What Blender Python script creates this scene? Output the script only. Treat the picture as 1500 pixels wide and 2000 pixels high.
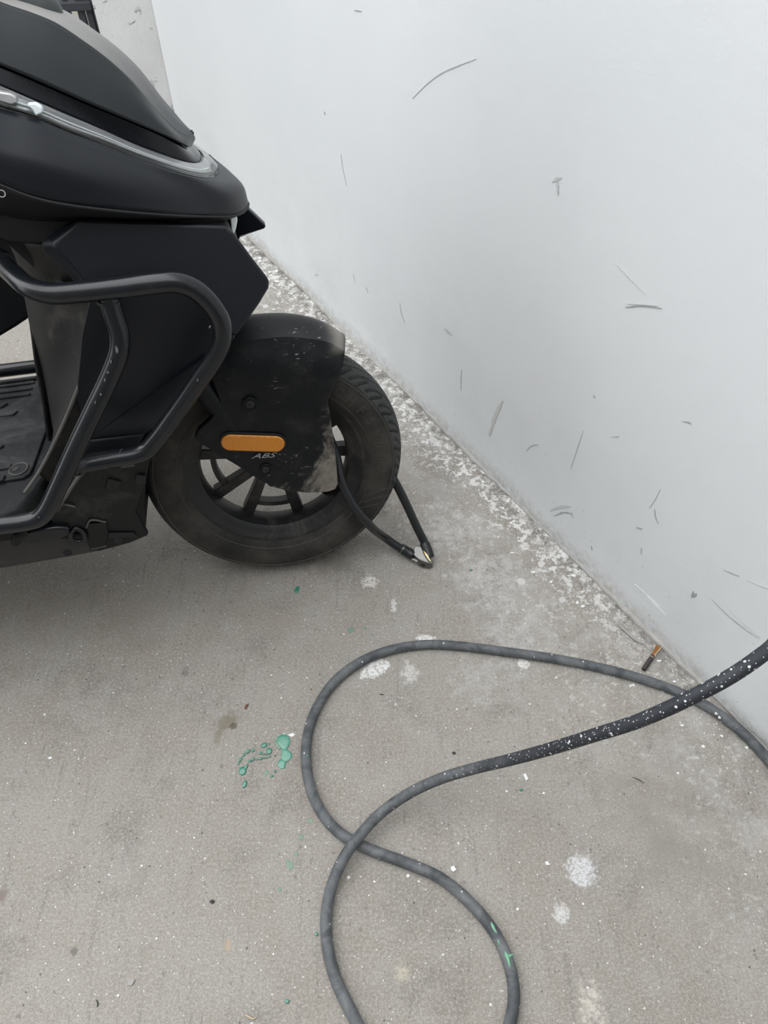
import bpy, bmesh, math, random
import numpy as np
from mathutils import Vector, Matrix
for o in list(bpy.data.objects): bpy.data.objects.remove(o)
S = bpy.context.scene; COL = S.collection
random.seed(7); R = np.random.default_rng(11)

# ------------------------------------------------------------------ camera
cam = bpy.data.cameras.new('camera'); co = bpy.data.objects.new('camera', cam); COL.objects.link(co)
co.location = (0, 0, 1.25); co.rotation_euler = (math.radians(90 - 51.6), 0, 0)
cam.sensor_fit = 'VERTICAL'; cam.sensor_height = 36; cam.lens = 27.0; cam.clip_start = 0.02
S.camera = co
# ------------------------------------------------------------------ world, sun, exposure
W_ = bpy.data.worlds.new('overcast_sky'); S.world = W_; W_.use_nodes = True
wn = W_.node_tree; wn.nodes.clear()
wo = wn.nodes.new('ShaderNodeOutputWorld'); wb = wn.nodes.new('ShaderNodeBackground')
wb.inputs['Color'].default_value = (0.93, 0.965, 1.0, 1); wb.inputs['Strength'].default_value = 2.2
wn.links.new(wb.outputs[0], wo.inputs[0])
sun = bpy.data.lights.new('sun', 'SUN'); so = bpy.data.objects.new('sun', sun); COL.objects.link(so)
sun.energy = 0.6; sun.angle = math.radians(75); sun.color = (1.0, 0.97, 0.93)
so.rotation_euler = Vector((0.62, -0.35, -1.0)).to_track_quat('-Z', 'Y').to_euler()
vs = S.view_settings; vs.view_transform = 'Standard'; vs.look = 'None'; vs.gamma = 1; vs.use_curve_mapping = False
vs.exposure = 0.56

# ------------------------------------------------------------------ material helpers
class MT:
    def __init__(s, name, rough=0.5, metal=0.0, spec=0.5, coat=0.0):
        s.m = bpy.data.materials.new(name); s.m.use_nodes = True
        s.t = s.m.node_tree; s.b = s.t.nodes['Principled BSDF']
        s.b.inputs['Roughness'].default_value = rough; s.b.inputs['Metallic'].default_value = metal
        s.b.inputs['Specular IOR Level'].default_value = spec; s.b.inputs['Coat Weight'].default_value = coat
        s.tc = s.t.nodes.new('ShaderNodeTexCoord')
    def n(s, t): return s.t.nodes.new(t)
    def put(s, sock, v):
        if hasattr(v, 'is_output'): s.t.links.new(v, sock)
        elif isinstance(v, (tuple, list)): sock.default_value = tuple(v) + ((1,) if len(v) == 3 and sock.type == 'RGBA' else ())
        else: sock.default_value = v
    @property
    def obj(s): return s.tc.outputs['Object']
    def mapv(s, vec, scale=(1, 1, 1), rot=(0, 0, 0), loc=(0, 0, 0)):
        n = s.n('ShaderNodeMapping'); s.put(n.inputs['Vector'], vec)
        n.inputs['Scale'].default_value = scale; n.inputs['Rotation'].default_value = rot; n.inputs['Location'].default_value = loc
        return n.outputs[0]
    def noise(s, scale, detail=4, rough=0.55, vec=None, dist=0.0):
        n = s.n('ShaderNodeTexNoise'); s.put(n.inputs['Vector'], vec or s.obj)
        n.inputs['Scale'].default_value = scale; n.inputs['Detail'].default_value = detail
        n.inputs['Roughness'].default_value = rough; n.inputs['Distortion'].default_value = dist
        return n.outputs['Fac']
    def vor(s, scale, vec=None, feature='F1', rnd=1.0, out='Distance'):
        n = s.n('ShaderNodeTexVoronoi'); n.feature = feature; s.put(n.inputs['Vector'], vec or s.obj)
        n.inputs['Scale'].default_value = scale; n.inputs['Randomness'].default_value = rnd
        return n.outputs[out]
    def ramp(s, f, a, b, lo=0.0, hi=1.0):
        n = s.n('ShaderNodeMapRange'); n.interpolation_type = 'SMOOTHSTEP' if a < b else 'LINEAR'
        s.put(n.inputs['Value'], f)
        if a > b: a, b, lo, hi = b, a, hi, lo; n.interpolation_type = 'SMOOTHSTEP'
        n.inputs['From Min'].default_value = a; n.inputs['From Max'].default_value = b
        n.inputs['To Min'].default_value = lo; n.inputs['To Max'].default_value = hi
        return n.outputs[0]
    def math(s, op, a, b=0.0):
        n = s.n('ShaderNodeMath'); n.operation = op; s.put(n.inputs[0], a); s.put(n.inputs[1], b); return n.outputs[0]
    def mul(s, *a):
        r = a[0]
        for q in a[1:]: r = s.math('MULTIPLY', r, q)
        return r
    def mix(s, f, a, b):
        n = s.n('ShaderNodeMix'); n.data_type = 'RGBA'; s.put(n.inputs[0], f); s.put(n.inputs[6], a); s.put(n.inputs[7], b)
        return n.outputs[2]
    def col(s, c): s.put(s.b.inputs['Base Color'], c); return s
    def rough(s, r): s.put(s.b.inputs['Roughness'], r); return s
    def bump(s, h, dist=0.001, strength=1.0):
        n = s.n('ShaderNodeBump'); s.put(n.inputs['Height'], h); n.inputs['Distance'].default_value = dist
        n.inputs['Strength'].default_value = strength; s.put(s.b.inputs['Normal'], n.outputs[0]); return s
    def sep(s, vec=None):
        n = s.n('ShaderNodeSeparateXYZ'); s.put(n.inputs[0], vec or s.obj); return n.outputs
    def blot(s, c, r, soft=0.5, namp=0.5, nscale=60, stretch=(1, 1), rot=0.0, patchy=False):
        """mask (0..1) of an irregular patch centred at c, radius r"""
        v = s.mapv(s.obj, loc=(-c[0], -c[1], 0)); v = s.mapv(v, rot=(0, 0, -rot)); v = s.mapv(v, scale=(1 / (r * stretch[0]), 1 / (r * stretch[1]), 0))
        n = s.n('ShaderNodeVectorMath'); n.operation = 'LENGTH'; s.put(n.inputs[0], v)
        d = s.math('ADD', n.outputs['Value'], s.mul(s.math('SUBTRACT', s.noise(nscale, 5, 0.65), 0.5), namp * 4))
        k = s.ramp(s.noise(nscale * 1.7, 8, 0.85), 0.40, 0.53, 0.0 if patchy else 1.0, 1.0)
        return s.mul(s.ramp(d, 1.0, 1.0 - soft), k)

def simple(name, c, rough=0.5, metal=0.0, spec=0.5, coat=0.0, var=0.0, scale=40, bump=0.0):
    m = MT(name, rough, metal, spec, coat)
    if var: m.col(m.mix(m.noise(scale, 5), tuple(x * (1 - var) for x in c), tuple(min(1, x * (1 + var)) for x in c)))
    else: m.col(c)
    if bump: m.bump(m.noise(scale * 6, 4), bump)
    return m.m

# --- concrete floor
WN = (-0.828506, -0.55998); WM = (0.2183, 1.1059)       # wall foot line: point and normal into the yard
def make_floor_mat():
    m = MT('worn_concrete', 0.9, spec=0.2)
    big = m.noise(2.2, 5, 0.6); mid = m.noise(11, 6, 0.65); fine = m.noise(230, 4, 0.75); grit = m.noise(520, 3, 0.8)
    c = m.mix(m.ramp(big, 0.3, 0.7), (0.278, 0.246, 0.208), (0.322, 0.295, 0.258))
    c = m.mix(m.ramp(mid, 0.38, 0.66, 0, 0.7), c, (0.340, 0.318, 0.288))
    c = m.mix(m.ramp(m.noise(6, 6, 0.7, m.mapv(m.obj, loc=(3, 5, 1))), 0.50, 0.68, 0, 0.62), c, (0.19, 0.172, 0.150))
    # trowel streaks
    st = m.noise(9, 5, 0.6, m.mapv(m.obj, scale=(9, 0.8, 1), rot=(0, 0, -0.42)))
    c = m.mix(m.ramp(st, 0.54, 0.72, 0, 0.45), c, (0.18, 0.165, 0.15))
    c = m.mix(m.ramp(fine, 0.44, 0.66, 0, 0.60), c, (0.46, 0.445, 0.42))
    c = m.mix(m.ramp(grit, 0.36, 0.50, 0.62, 0), c, (0.13, 0.12, 0.11))
    pits = m.ramp(m.noise(95, 5, 0.7, m.mapv(m.obj, loc=(2, 7, 0))), 0.33, 0.40, 0.55, 0)
    c = m.mix(pits, c, (0.13, 0.12, 0.11))
    # scratches dragged towards the wall
    sx = m.noise(26, 3, 0.5, m.mapv(m.obj, scale=(7, 0.7, 1), rot=(0, 0, -0.5)))
    c = m.mix(m.mul(m.ramp(sx, 0.66, 0.70), m.ramp(m.noise(4, 3), 0.5, 0.62), 0.45), c, (0.13, 0.12, 0.11))
    # distance to the wall foot
    xyz = m.sep()
    d = m.math('ADD', m.mul(m.math('SUBTRACT', xyz[0], WM[0]), WN[0]), m.mul(m.math('SUBTRACT', xyz[1], WM[1]), WN[1]))
    # chalky spatter near the wall
    near = m.ramp(d, 0.42, 0.02)
    along = m.ramp(xyz[1], 0.55, 0.9)
    cloud = m.ramp(m.noise(13, 6, 0.68, m.mapv(m.obj, loc=(1.3, 2.2, 0))), 0.40, 0.66)
    c = m.mix(m.mul(near, cloud, 0.40), c, (0.52, 0.505, 0.48))
    crust = m.ramp(m.noise(75, 6, 0.72), 0.53, 0.62)
    c = m.mix(m.mul(near, crust, m.ramp(m.noise(7, 4, 0.6, m.mapv(m.obj, loc=(9, 1, 0))), 0.42, 0.6), 0.6), c, (0.66, 0.65, 0.62))
    white = m.ramp(m.math('ADD', m.noise(55, 6, 0.72), m.mul(m.ramp(d, 0.16, 0.0), 0.15)), 0.63, 0.67)
    c = m.mix(m.mul(white, m.ramp(d, 0.15, 0.02), along, 0.9), c, (0.74, 0.73, 0.71))
    # round drips of white paint
    dr = m.vor(26, m.mapv(m.obj, loc=(0.11, 0.37, 0)))
    drr = m.vor(26, m.mapv(m.obj, loc=(0.11, 0.37, 0)), out='Color')
    sel = m.ramp(m.sep(drr)[0], 0.62, 0.66)
    c = m.mix(m.mul(m.ramp(m.math('ADD', dr, m.mul(m.noise(90, 3), 0.12)), 0.30, 0.24), sel, m.ramp(d, 0.36, 0.08), along, 0.8), c, (0.66, 0.65, 0.63))
    # fine white flecks everywhere
    f1 = m.vor(95); f2 = m.vor(95, out='Color')
    c = m.mix(m.mul(m.ramp(m.math('ADD', f1, m.mul(m.math('SUBTRACT', 1.0, m.sep(f2)[1]), 0.10)), 0.20, 0.13), m.ramp(m.sep(f2)[0], 0.93, 0.94), 0.9), c, (0.76, 0.75, 0.73))
    f1 = m.vor(240); f2 = m.vor(240, out='Color')
    c = m.mix(m.mul(m.ramp(f1, 0.3, 0.18), m.ramp(m.sep(f2)[1], 0.955, 0.965), 0.8), c, (0.74, 0.73, 0.71))
    f1 = m.vor(70, m.mapv(m.obj, loc=(5, 1, 0))); f2 = m.vor(70, m.mapv(m.obj, loc=(5, 1, 0)), out='Color')
    c = m.mix(m.mul(m.ramp(m.math('ADD', f1, m.mul(m.sep(f2)[0], 0.1)), 0.16, 0.09), m.ramp(m.sep(f2)[2], 0.955, 0.96), 0.8), c, (0.09, 0.085, 0.08))
    # grime right at the foot of the wall
    gr = m.mul(m.ramp(d, 0.055, 0.005), m.ramp(m.noise(30, 5, 0.7), 0.38, 0.62), 0.75)
    c = m.mix(gr, c, (0.13, 0.12, 0.105))
    # individual stains and patches, with the front wheel's shade put into the colour
    for cc, r, col, k, soft, na, ns, stc, rot in STAINS_AND_SHADE:
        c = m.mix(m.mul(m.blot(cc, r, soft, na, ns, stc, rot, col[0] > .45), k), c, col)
    m.col(c)
    hgt = m.math('ADD', m.mul(fine, 0.6), m.math('ADD', m.mul(grit, 0.25), m.mul(st, 0.8)))
    m.bump(hgt, 0.0012, 0.8)
    return m.m
def g2(p): return (p[0], p[1])
STAINS_AND_SHADE = [
 # centre, radius, colour, strength, softness, noise amp, noise scale, stretch, rot
 (g2((0.2988,0.2974,0)), 0.028, (0.66,0.66,0.67), 0.85, 0.5, 0.45, 120, (1,1.0), 0),
 (g2((0.2608,0.2379,0)), 0.015, (0.70,0.70,0.70), 0.75, 0.7, 0.6, 160, (1,1.2), 0),
 (g2((-0.0156,0.6343,0)), 0.022, (0.74,0.73,0.71), 0.95, 0.3, 0.5, 90, (1.3,0.8), 0.5),
 (g2((-0.0278,0.8186,0)), 0.017, (0.66,0.63,0.58), 0.9, 0.4, 0.5, 120, (1.1,1), 0),
 (g2((0.0175,0.7655,0)), 0.012, (0.70,0.68,0.65), 0.8, 0.5, 0.6, 120, (.6,1.6), 0),
 (g2((0.0456,0.6243,0)), 0.022, (0.66,0.65,0.62), 0.7, 0.7, 0.7, 110, (.8,1.2), 0),
 (g2((0.2852,0.1236,0)), 0.028, (0.62,0.57,0.50), 0.65, 0.8, 0.8, 90, (.8,1.3), 0),
 (g2((0.0252,0.1632,0)), 0.014, (0.62,0.55,0.42), 0.55, 0.8, 0.5, 120, (1,1), 0),
 (g2((0.25,0.6424,0)), 0.011, (0.74,0.72,0.68), 0.9, 0.3, 0.5, 120, (1.2,1), 0),
 (g2((0.0753,0.6954,0)), 0.012, (0.76,0.75,0.73), 0.9, 0.3, 0.6, 120, (1.6,.6), 0),
 (g2((0.1354,0.9376,0)), 0.075, (0.52,0.51,0.50), 0.55, 0.9, 0.8, 40, (1.2,1), 0),
 (g2((0.2089,0.8257,0)), 0.09, (0.55,0.54,0.53), 0.5, 0.9, 0.9, 40, (1,1), 0),
 (g2((0.2348,0.6911,0)), 0.08, (0.50,0.49,0.48), 0.45, 0.9, 0.9, 40, (1,1), 0),
 (g2((0.163,0.6095,0)), 0.06, (0.50,0.49,0.48), 0.35, 0.9, 0.9, 45, (1,1), 0),
 (g2((-0.2668,0.5353,0)), 0.026, (0.19,0.165,0.12), 0.75, 0.8, 0.5, 50, (1.5,.75), 0.6),
 (g2((-0.2804,0.5063,0)), 0.016, (0.19,0.165,0.12), 0.6, 0.9, 0.5, 60, (.6,1.6), -0.1),
 (g2((-0.2569,0.5262,0)), 0.008, (0.10,0.09,0.07), 0.8, 0.5, 0.5, 150, (1,1), 0),
 (g2((-0.4369,0.7677,0)), 0.16, (0.20,0.18,0.155), 0.22, 1.0, 0.6, 12, (2.0,.7), 0.0),  # broad faint darker patch beside the scooter
 (g2((-0.5895,0.7565,0)), 0.16, (0.21,0.18,0.15), 0.22, 1.0, 0.6, 12, (2.0,.8), 0.0),  # second broad faint darker patch, further left
 (g2((-0.1814,0.7288,0)), 0.035, (0.30,0.265,0.22), 0.5, 1.0, 0.6, 30, (1.6,.8), 0),
 (g2((-0.3558,0.6263,0)), 0.010, (0.16,0.15,0.14), 0.6, 0.6, 0.7, 150, (.8,1.3), -.2),
 (g2((-0.224,0.1968,0)), 0.009, (0.42,0.33,0.22), 0.7, 0.7, 0.4, 150, (.8,1.2), 0),
 (g2((-0.4426,0.1897,0)), 0.007, (0.13,0.125,0.12), 0.7, 0.5, 0.3, 150, (1,1), 0),
 (g2((-0.5678,0.2633,0)), 0.010, (0.20,0.16,0.15), 0.7, 0.6, 0.4, 150, (1,1.3), 0),
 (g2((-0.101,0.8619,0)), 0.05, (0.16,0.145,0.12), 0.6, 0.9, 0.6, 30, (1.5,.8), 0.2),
 (g2((-0.0107,1.0044,0)), 0.03, (0.17,0.15,0.125), 0.6, 0.9, 0.6, 40, (.8,1.2), 0.2),  # front wheel's shadow painted as a brown patch
 (g2((0.4431,0.4044,0)), 0.12, (0.25,0.225,0.20), 0.5, 1.0, 0.7, 20, (1.2,1), 0.2),
 (g2((0.4657,0.2974,0)), 0.10, (0.25,0.23,0.205), 0.4, 1.0, 0.7, 20, (1.2,1), 0.2),
]
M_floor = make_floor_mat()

# --- painted walls
def make_wall_mat():
    m = MT('white_wall_paint', 0.55, spec=0.3)
    x, y, z = m.sep()
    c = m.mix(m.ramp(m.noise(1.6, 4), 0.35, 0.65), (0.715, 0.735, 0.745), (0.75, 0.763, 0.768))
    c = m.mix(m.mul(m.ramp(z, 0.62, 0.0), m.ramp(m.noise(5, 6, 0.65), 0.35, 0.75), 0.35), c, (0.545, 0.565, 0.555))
    sp = m.ramp(m.noise(120, 4, 0.75), 0.60, 0.68)
    c = m.mix(m.mul(sp, m.ramp(z, 0.20, 0.0), 0.5), c, (0.30, 0.29, 0.27))
    sp2 = m.ramp(m.vor(60), 0.12, 0.05); sel = m.ramp(m.sep(m.vor(60, out='Color'))[0], 0.80, 0.83)
    c = m.mix(m.mul(sp2, sel, m.ramp(z, 0.40, 0.0), 0.7), c, (0.22, 0.22, 0.21))
    dirt = m.mul(m.ramp(m.math('ADD', z, m.mul(m.noise(14, 6, 0.7), 0.06)), 0.085, 0.03), 0.6)
    c = m.mix(m.mul(dirt, m.ramp(m.noise(60, 5, 0.7), 0.3, 0.6)), c, (0.36, 0.335, 0.30))
    m.col(c)
    m.bump(m.math('ADD', m.mul(m.noise(170, 4, 0.6), 0.5), m.mul(m.noise(25, 4), 1.0)), 0.0012, 0.6)
    return m.m
M_wall = make_wall_mat()
def make_rough_wall():
    m = MT('rough_grey_render', 0.85, spec=0.2)
    c = m.mix(m.ramp(m.noise(5, 6, 0.65), 0.3, 0.7), (0.68, 0.67, 0.665), (0.77, 0.765, 0.76))
    m.col(c)
    lump = m.ramp(m.noise(26, 5, 0.6), 0.62, 0.72)
    m.bump(m.math('ADD', m.mul(m.noise(60, 5), 0.4), m.mul(lump, 1.6)), 0.004, 0.9)
    return m.m
M_rough = make_rough_wall()
M_cream = simple('cream_wall', (0.66, 0.64, 0.57), 0.8, var=0.06, scale=4)
M_mortar = simple('mortar_lip', (0.40, 0.385, 0.36), 0.95, var=0.35, scale=45, bump=0.002)

# --- scooter materials
def dusty(name, base, dust, rough=0.5, amt=0.35, scale=18, scr=0.4, spec=0.5, coat=0.0, lo=0.5, hi=0.85):
    m = MT(name, rough, spec=spec, coat=coat)
    f = m.mul(m.ramp(m.noise(scale, 8, 0.72, None, 0.8), lo, hi), amt)
    c = m.mix(f, base, dust)
    sv = m.ramp(m.noise(55, 3, 0.5, m.mapv(m.obj, scale=(1, 1, 3.2), rot=(0, .5, 0)), 1.5), 0.70, 0.76)
    sv = m.mul(sv, m.ramp(m.noise(9, 2), 0.55, 0.7))
    c = m.mix(m.mul(sv, scr), c, tuple(min(1, 0.5 * d + 0.12) for d in dust))
    m.col(c); m.rough(m.math('ADD', m.mul(f, 0.5), rough))
    m.bump(m.noise(420, 3), 0.0003, 0.35)
    return m.m
M_satin = dusty('satin_black_paint', (0.0055, 0.0070, 0.0105), (0.07, 0.07, 0.07), 0.38, 0.07, 6, 0.2, spec=0.35)
M_hood = dusty('satin_charcoal_paint', (0.0105, 0.0130, 0.0145), (0.10, 0.10, 0.10), 0.33, 0.08, 6, 0.0, spec=0.4)
M_pad = simple('grey_rubber_pad', (0.045, 0.049, 0.048), 0.45, spec=0.4)
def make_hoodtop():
    m = MT('graded_grey_paint', 0.5)
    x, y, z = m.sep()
    f = m.math('ADD', m.ramp(x, -0.045, -0.17), m.mul(m.math('SUBTRACT', m.noise(14, 4), 0.5), 0.25))  # dark at the tip, lighter grey towards the rear
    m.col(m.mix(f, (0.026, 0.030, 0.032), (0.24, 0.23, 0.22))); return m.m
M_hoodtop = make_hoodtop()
M_gloss = dusty('gloss_black_trim', (0.0035, 0.0042, 0.0065), (0.05, 0.05, 0.05), 0.16, 0.06, 8, 0.1, spec=0.35)
M_plast = dusty('grained_black_plastic', (0.0045, 0.0055, 0.007), (0.14, 0.13, 0.115), 0.5, 0.22, 14, 0.5, spec=0.3)
M_dusty = dusty('dusty_black_plastic', (0.0085, 0.008, 0.0078), (0.15, 0.135, 0.115), 0.55, 0.5, 9, 0.7, lo=0.45, hi=0.85, spec=0.3)
M_deck = dusty('dusty_floorboard_rubber', (0.010, 0.0105, 0.012), (0.16, 0.16, 0.16), 0.6, 0.5, 8, 0.35, lo=0.42, hi=0.85, spec=0.3)
M_bar = dusty('black_powder_coat', (0.0065, 0.0078, 0.010), (0.20, 0.19, 0.17), 0.26, 0.08, 20, 0.7)
M_cover = dusty('scuffed_skid_plate', (0.006, 0.007, 0.0075), (0.20, 0.19, 0.17), 0.5, 0.28, 16, 0.7, spec=0.3)
M_belly = dusty('grey_belly_plastic', (0.045, 0.044, 0.042), (0.16, 0.15, 0.135), 0.6, 0.5, 10, 0.3)
M_rim = dusty('black_alloy', (0.012, 0.012, 0.013), (0.17, 0.145, 0.115), 0.45, 0.5, 12, 0.5, lo=0.45, hi=0.8)
M_edge = simple('worn_edge_highlight', (0.075, 0.071, 0.064), 0.55, var=0.45, scale=70)  # edge wear, with the ridge highlights also put into the lighter colour
M_black = simple('deep_black_plastic', (0.006, 0.006, 0.007), 0.6)
M_mark = simple('chipped_paint_mark', (0.15, 0.145, 0.135), 0.7, var=0.6, scale=300)
M_silver = simple('silver_reflector_tray', (0.50, 0.50, 0.50), 0.3, 0.4, var=0.2, scale=60)
M_led = simple('white_lamp_block', (0.85, 0.9, 0.9), 0.3)
M_letter = simple('silver_print', (0.30, 0.30, 0.30), 0.5)
M_steel = simple('brushed_steel', (0.19, 0.187, 0.178), 0.30, 1.0, var=0.35, scale=90)
M_brass = simple('brassy_core', (0.62, 0.50, 0.30), 0.4, 1.0, var=0.2, scale=90)
M_cable = simple('black_cable_sleeve', (0.012, 0.0135, 0.015), 0.38, var=0.3, scale=60)
M_gate = simple('dark_gate_metal', (0.045, 0.048, 0.055), 0.6, var=0.25, scale=20)

def make_clear():
    m = MT('clear_lamp_cover', 0.06, spec=0.5)
    m.b.inputs['Transmission Weight'].default_value = 1.0; m.b.inputs['IOR'].default_value = 1.25
    m.col((0.93, 0.94, 0.94)); m.rough(m.ramp(m.noise(50, 4), 0.3, 0.8, 0.05, 0.22)); return m.m
M_clear = make_clear()
def make_amber():
    m = MT('amber_reflector', 0.22, spec=0.6, coat=0.6)
    v = m.vor(420, m.mapv(m.obj, scale=(1, 1, 1)), rnd=0.15)
    c = m.mix(m.ramp(v, 0.1, 0.6), (0.86, 0.36, 0.006), (0.60, 0.20, 0.003)); m.col(c)
    m.bump(v, 0.0012, 0.8); return m.m
M_amber = make_amber()
def make_tire():
    m = MT('dusty_tire_rubber', 0.7, spec=0.25)
    f = m.ramp(m.noise(14, 6, 0.65), 0.3, 0.75)
    c = m.mix(f, (0.022, 0.021, 0.019), (0.066, 0.061, 0.053))
    v = m.n('ShaderNodeVectorMath'); v.operation = 'LENGTH'; m.put(v.inputs[0], m.mapv(m.obj, scale=(1, 0, 1)))
    c = m.mix(m.mul(m.ramp(v.outputs['Value'], 0.2085, 0.214), 0.8), c, m.mix(f, (0.040, 0.041, 0.043), (0.062, 0.061, 0.060)))
    m.col(c); m.bump(m.noise(300, 3), 0.0005, 0.4); return m.m
M_tire = make_tire()
M_groove = simple('groove_rubber', (0.012, 0.012, 0.012), 0.8)
M_relief = simple('sidewall_relief_rubber', (0.062, 0.058, 0.052), 0.7)
def make_fender():
    m = MT('muddy_black_fender', 0.5, spec=0.3)
    x, y, z = m.sep()
    n1 = m.noise(16, 7, 0.7); n2 = m.noise(60, 5, 0.7)
    c = m.mix(m.mul(m.ramp(n1, 0.45, 0.8), 0.22), (0.004, 0.005, 0.0065), (0.09, 0.085, 0.075))
    # dried mud on the front lower corner and the front lip
    mm = m.math('ADD', m.ramp(x, 0.03, 0.11), m.mul(m.ramp(z, 0.33, 0.17), 0.9))
    mud = m.ramp(m.math('ADD', m.mul(mm, 0.42), m.mul(m.noise(26, 6, 0.68, m.mapv(m.obj, scale=(1, 1, .6), rot=(0, .6, 0)), 1.6), 0.95)), 0.74, 1.0)
    mud = m.mul(mud, m.ramp(z, 0.385, 0.32))
    c = m.mix(m.mul(mud, m.ramp(n2, 0.2, 0.7, 0.55, 1.0)), c, (0.23, 0.205, 0.175))
    lip = m.mul(m.ramp(x, 0.10, 0.145), m.ramp(z, 0.450, 0.466), m.ramp(m.math('ADD', n1, m.ramp(x, 0.06, .15)), 0.8, 1.3))
    c = m.mix(m.mul(lip, 0.8), c, (0.32, 0.29, 0.25))
    # scratches
    sc = m.noise(70, 3, 0.5, m.mapv(m.obj, scale=(1, 1, 2.6), rot=(0, 0.12, 0)), 1.2)
    sc = m.mul(m.ramp(sc, 0.64, 0.70), m.ramp(m.noise(12, 3), 0.52, 0.64))
    c = m.mix(m.mul(sc, 0.9), c, (0.26, 0.25, 0.235))
    m.col(c); m.rough(m.math('ADD', m.mul(mud, 0.35), 0.42)); m.bump(m.math('ADD', m.mul(n2, .6), mud), 0.0007, 0.6); return m.m
M_fender = make_fender()

def make_hose():
    m = MT('worn_black_hose_rubber', 0.6, spec=0.35)
    st = m.noise(30, 6, 0.65, m.mapv(m.obj, scale=(1, 1, 1)), 0.6)
    c = m.mix(m.ramp(st, 0.3, 0.72), (0.056, 0.061, 0.066), (0.155, 0.16, 0.165))
    v = m.vor(130); k = m.sep(m.vor(130, out='Color'))
    x, y, z = m.sep()
    dens = m.ramp(z, 0.02, 0.26)
    c = m.mix(m.mul(dens, 0.95), c, m.mix(st, (0.012, 0.014, 0.019), (0.036, 0.039, 0.046)))
    few = m.mul(m.ramp(v, 0.22, 0.13), m.ramp(k[0], 0.88, 0.9))
    many = m.mul(m.ramp(v, 0.27, 0.16), m.ramp(k[1], 0.55, 0.58), dens)
    v2 = m.vor(330); k2 = m.sep(m.vor(330, out='Color'))
    tiny = m.mul(m.ramp(v2, 0.32, 0.2), m.ramp(k2[1], 0.66, 0.7), dens, 0.75)
    c = m.mix(m.math('MAXIMUM', m.math('MAXIMUM', few, many), tiny), c, (0.72, 0.72, 0.71))
    m.col(c); m.bump(m.noise(160, 4), 0.0005, 0.5); return m.m
M_hose = make_hose()
def make_green(name, c0, c1, rough):
    m = MT(name, rough, coat=0.4); m.col(m.mix(m.noise(90, 4), c0, c1)); m.bump(m.noise(140, 3), 0.0006, 0.5); return m.m
M_green = make_green('green_paint', (0.065, 0.235, 0.165), (0.105, 0.305, 0.22), 0.25)
M_greendk = make_green('green_paint_wet', (0.035, 0.17, 0.115), (0.07, 0.25, 0.17), 0.15)
M_greenfade = make_green('faded_green_paint', (0.14, 0.23, 0.17), (0.20, 0.27, 0.21), 0.8)
M_greensm = make_green('green_paint_smear', (0.12, 0.33, 0.20), (0.20, 0.42, 0.28), 0.6)
M_chip = simple('white_paint_chip', (0.74, 0.73, 0.71), 0.8, var=0.08, scale=90)
M_chip2 = simple('grey_mortar_crumb', (0.36, 0.345, 0.32), 0.95, var=0.25, scale=90)

# ------------------------------------------------------------------ mesh helpers
def mk(name, verts, faces, mat, parent=None, smooth=None, kind=None, recalc=True):
    me = bpy.data.meshes.new(name)
    bm = bmesh.new(); vv = [bm.verts.new(tuple(map(float, v))) for v in verts]
    for f in faces:
        try: bm.faces.new([vv[i] for i in f])
        except ValueError: pass
    if recalc: bmesh.ops.recalc_face_normals(bm, faces=bm.faces)
    bm.to_mesh(me); bm.free()
    me.materials.append(mat)
    if smooth is not None:
        for p in me.polygons: p.use_smooth = True
        if smooth < 180: me.set_sharp_from_angle(angle=math.radians(smooth))
    o = bpy.data.objects.new(name, me); COL.objects.link(o)
    if parent: o.parent = parent
    if kind: o['kind'] = kind
    return o
def tag(o, label, cat, group=None):
    o['label'] = label; o['category'] = cat
    if group: o['group'] = group
    return o
def bevel(o, w, seg=2, angle=35):
    b = o.modifiers.new('bevel', 'BEVEL'); b.width = w; b.segments = seg; b.limit_method = 'ANGLE'; b.angle_limit = math.radians(angle)
    for p in o.data.polygons: p.use_smooth = True
    o.data.set_sharp_from_angle(angle=math.radians(50)); b.harden_normals = False
    return o
def solidify(o, t, off=-1):
    s = o.modifiers.new('thick', 'SOLIDIFY'); s.thickness = t; s.offset = off; s.use_even_offset = False; return o
def crom(P, n, closed=False):
    P = np.asarray(P, float); m = len(P)
    seg = np.linalg.norm(np.diff(np.vstack([P, P[:1]]) if closed else P, axis=0), axis=1); t = np.concatenate([[0], np.cumsum(np.sqrt(seg + 1e-9))])
    ts = np.linspace(0, t[-1], n, endpoint=not closed)
    out = np.zeros((n, P.shape[1]))
    def g(i): return P[i % m] if closed else P[min(max(i, 0), m - 1)]
    def tt(i):
        if closed:
            k, r = divmod(i, m); return t[r] + k * t[-1]
        if i < 0: return t[0] - (t[1] - t[0])
        if i >= m: return t[-1] + (t[-1] - t[-2])
        return t[i]
    for k, x in enumerate(ts):
        i = min(int(np.searchsorted(t, x, 'right')) - 1, len(t) - 2); i = max(i, 0)
        p0, p1, p2, p3 = g(i - 1), g(i), g(i + 1), g(i + 2); t0, t1, t2, t3 = tt(i - 1), tt(i), tt(i + 1), tt(i + 2)
        if not closed and i == 0: p0 = 2 * p1 - p2
        if not closed and i + 2 >= m: p3 = 2 * p2 - p1
        A1 = (t1 - x) / (t1 - t0) * p0 + (x - t0) / (t1 - t0) * p1; A2 = (t2 - x) / (t2 - t1) * p1 + (x - t1) / (t2 - t1) * p2
        A3 = (t3 - x) / (t3 - t2) * p2 + (x - t2) / (t3 - t2) * p3
        B1 = (t2 - x) / (t2 - t0) * A1 + (x - t0) / (t2 - t0) * A2; B2 = (t3 - x) / (t3 - t1) * A2 + (x - t1) / (t3 - t1) * A3
        out[k] = (t2 - x) / (t2 - t1) * B1 + (x - t1) / (t2 - t1) * B2
    return out
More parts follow.
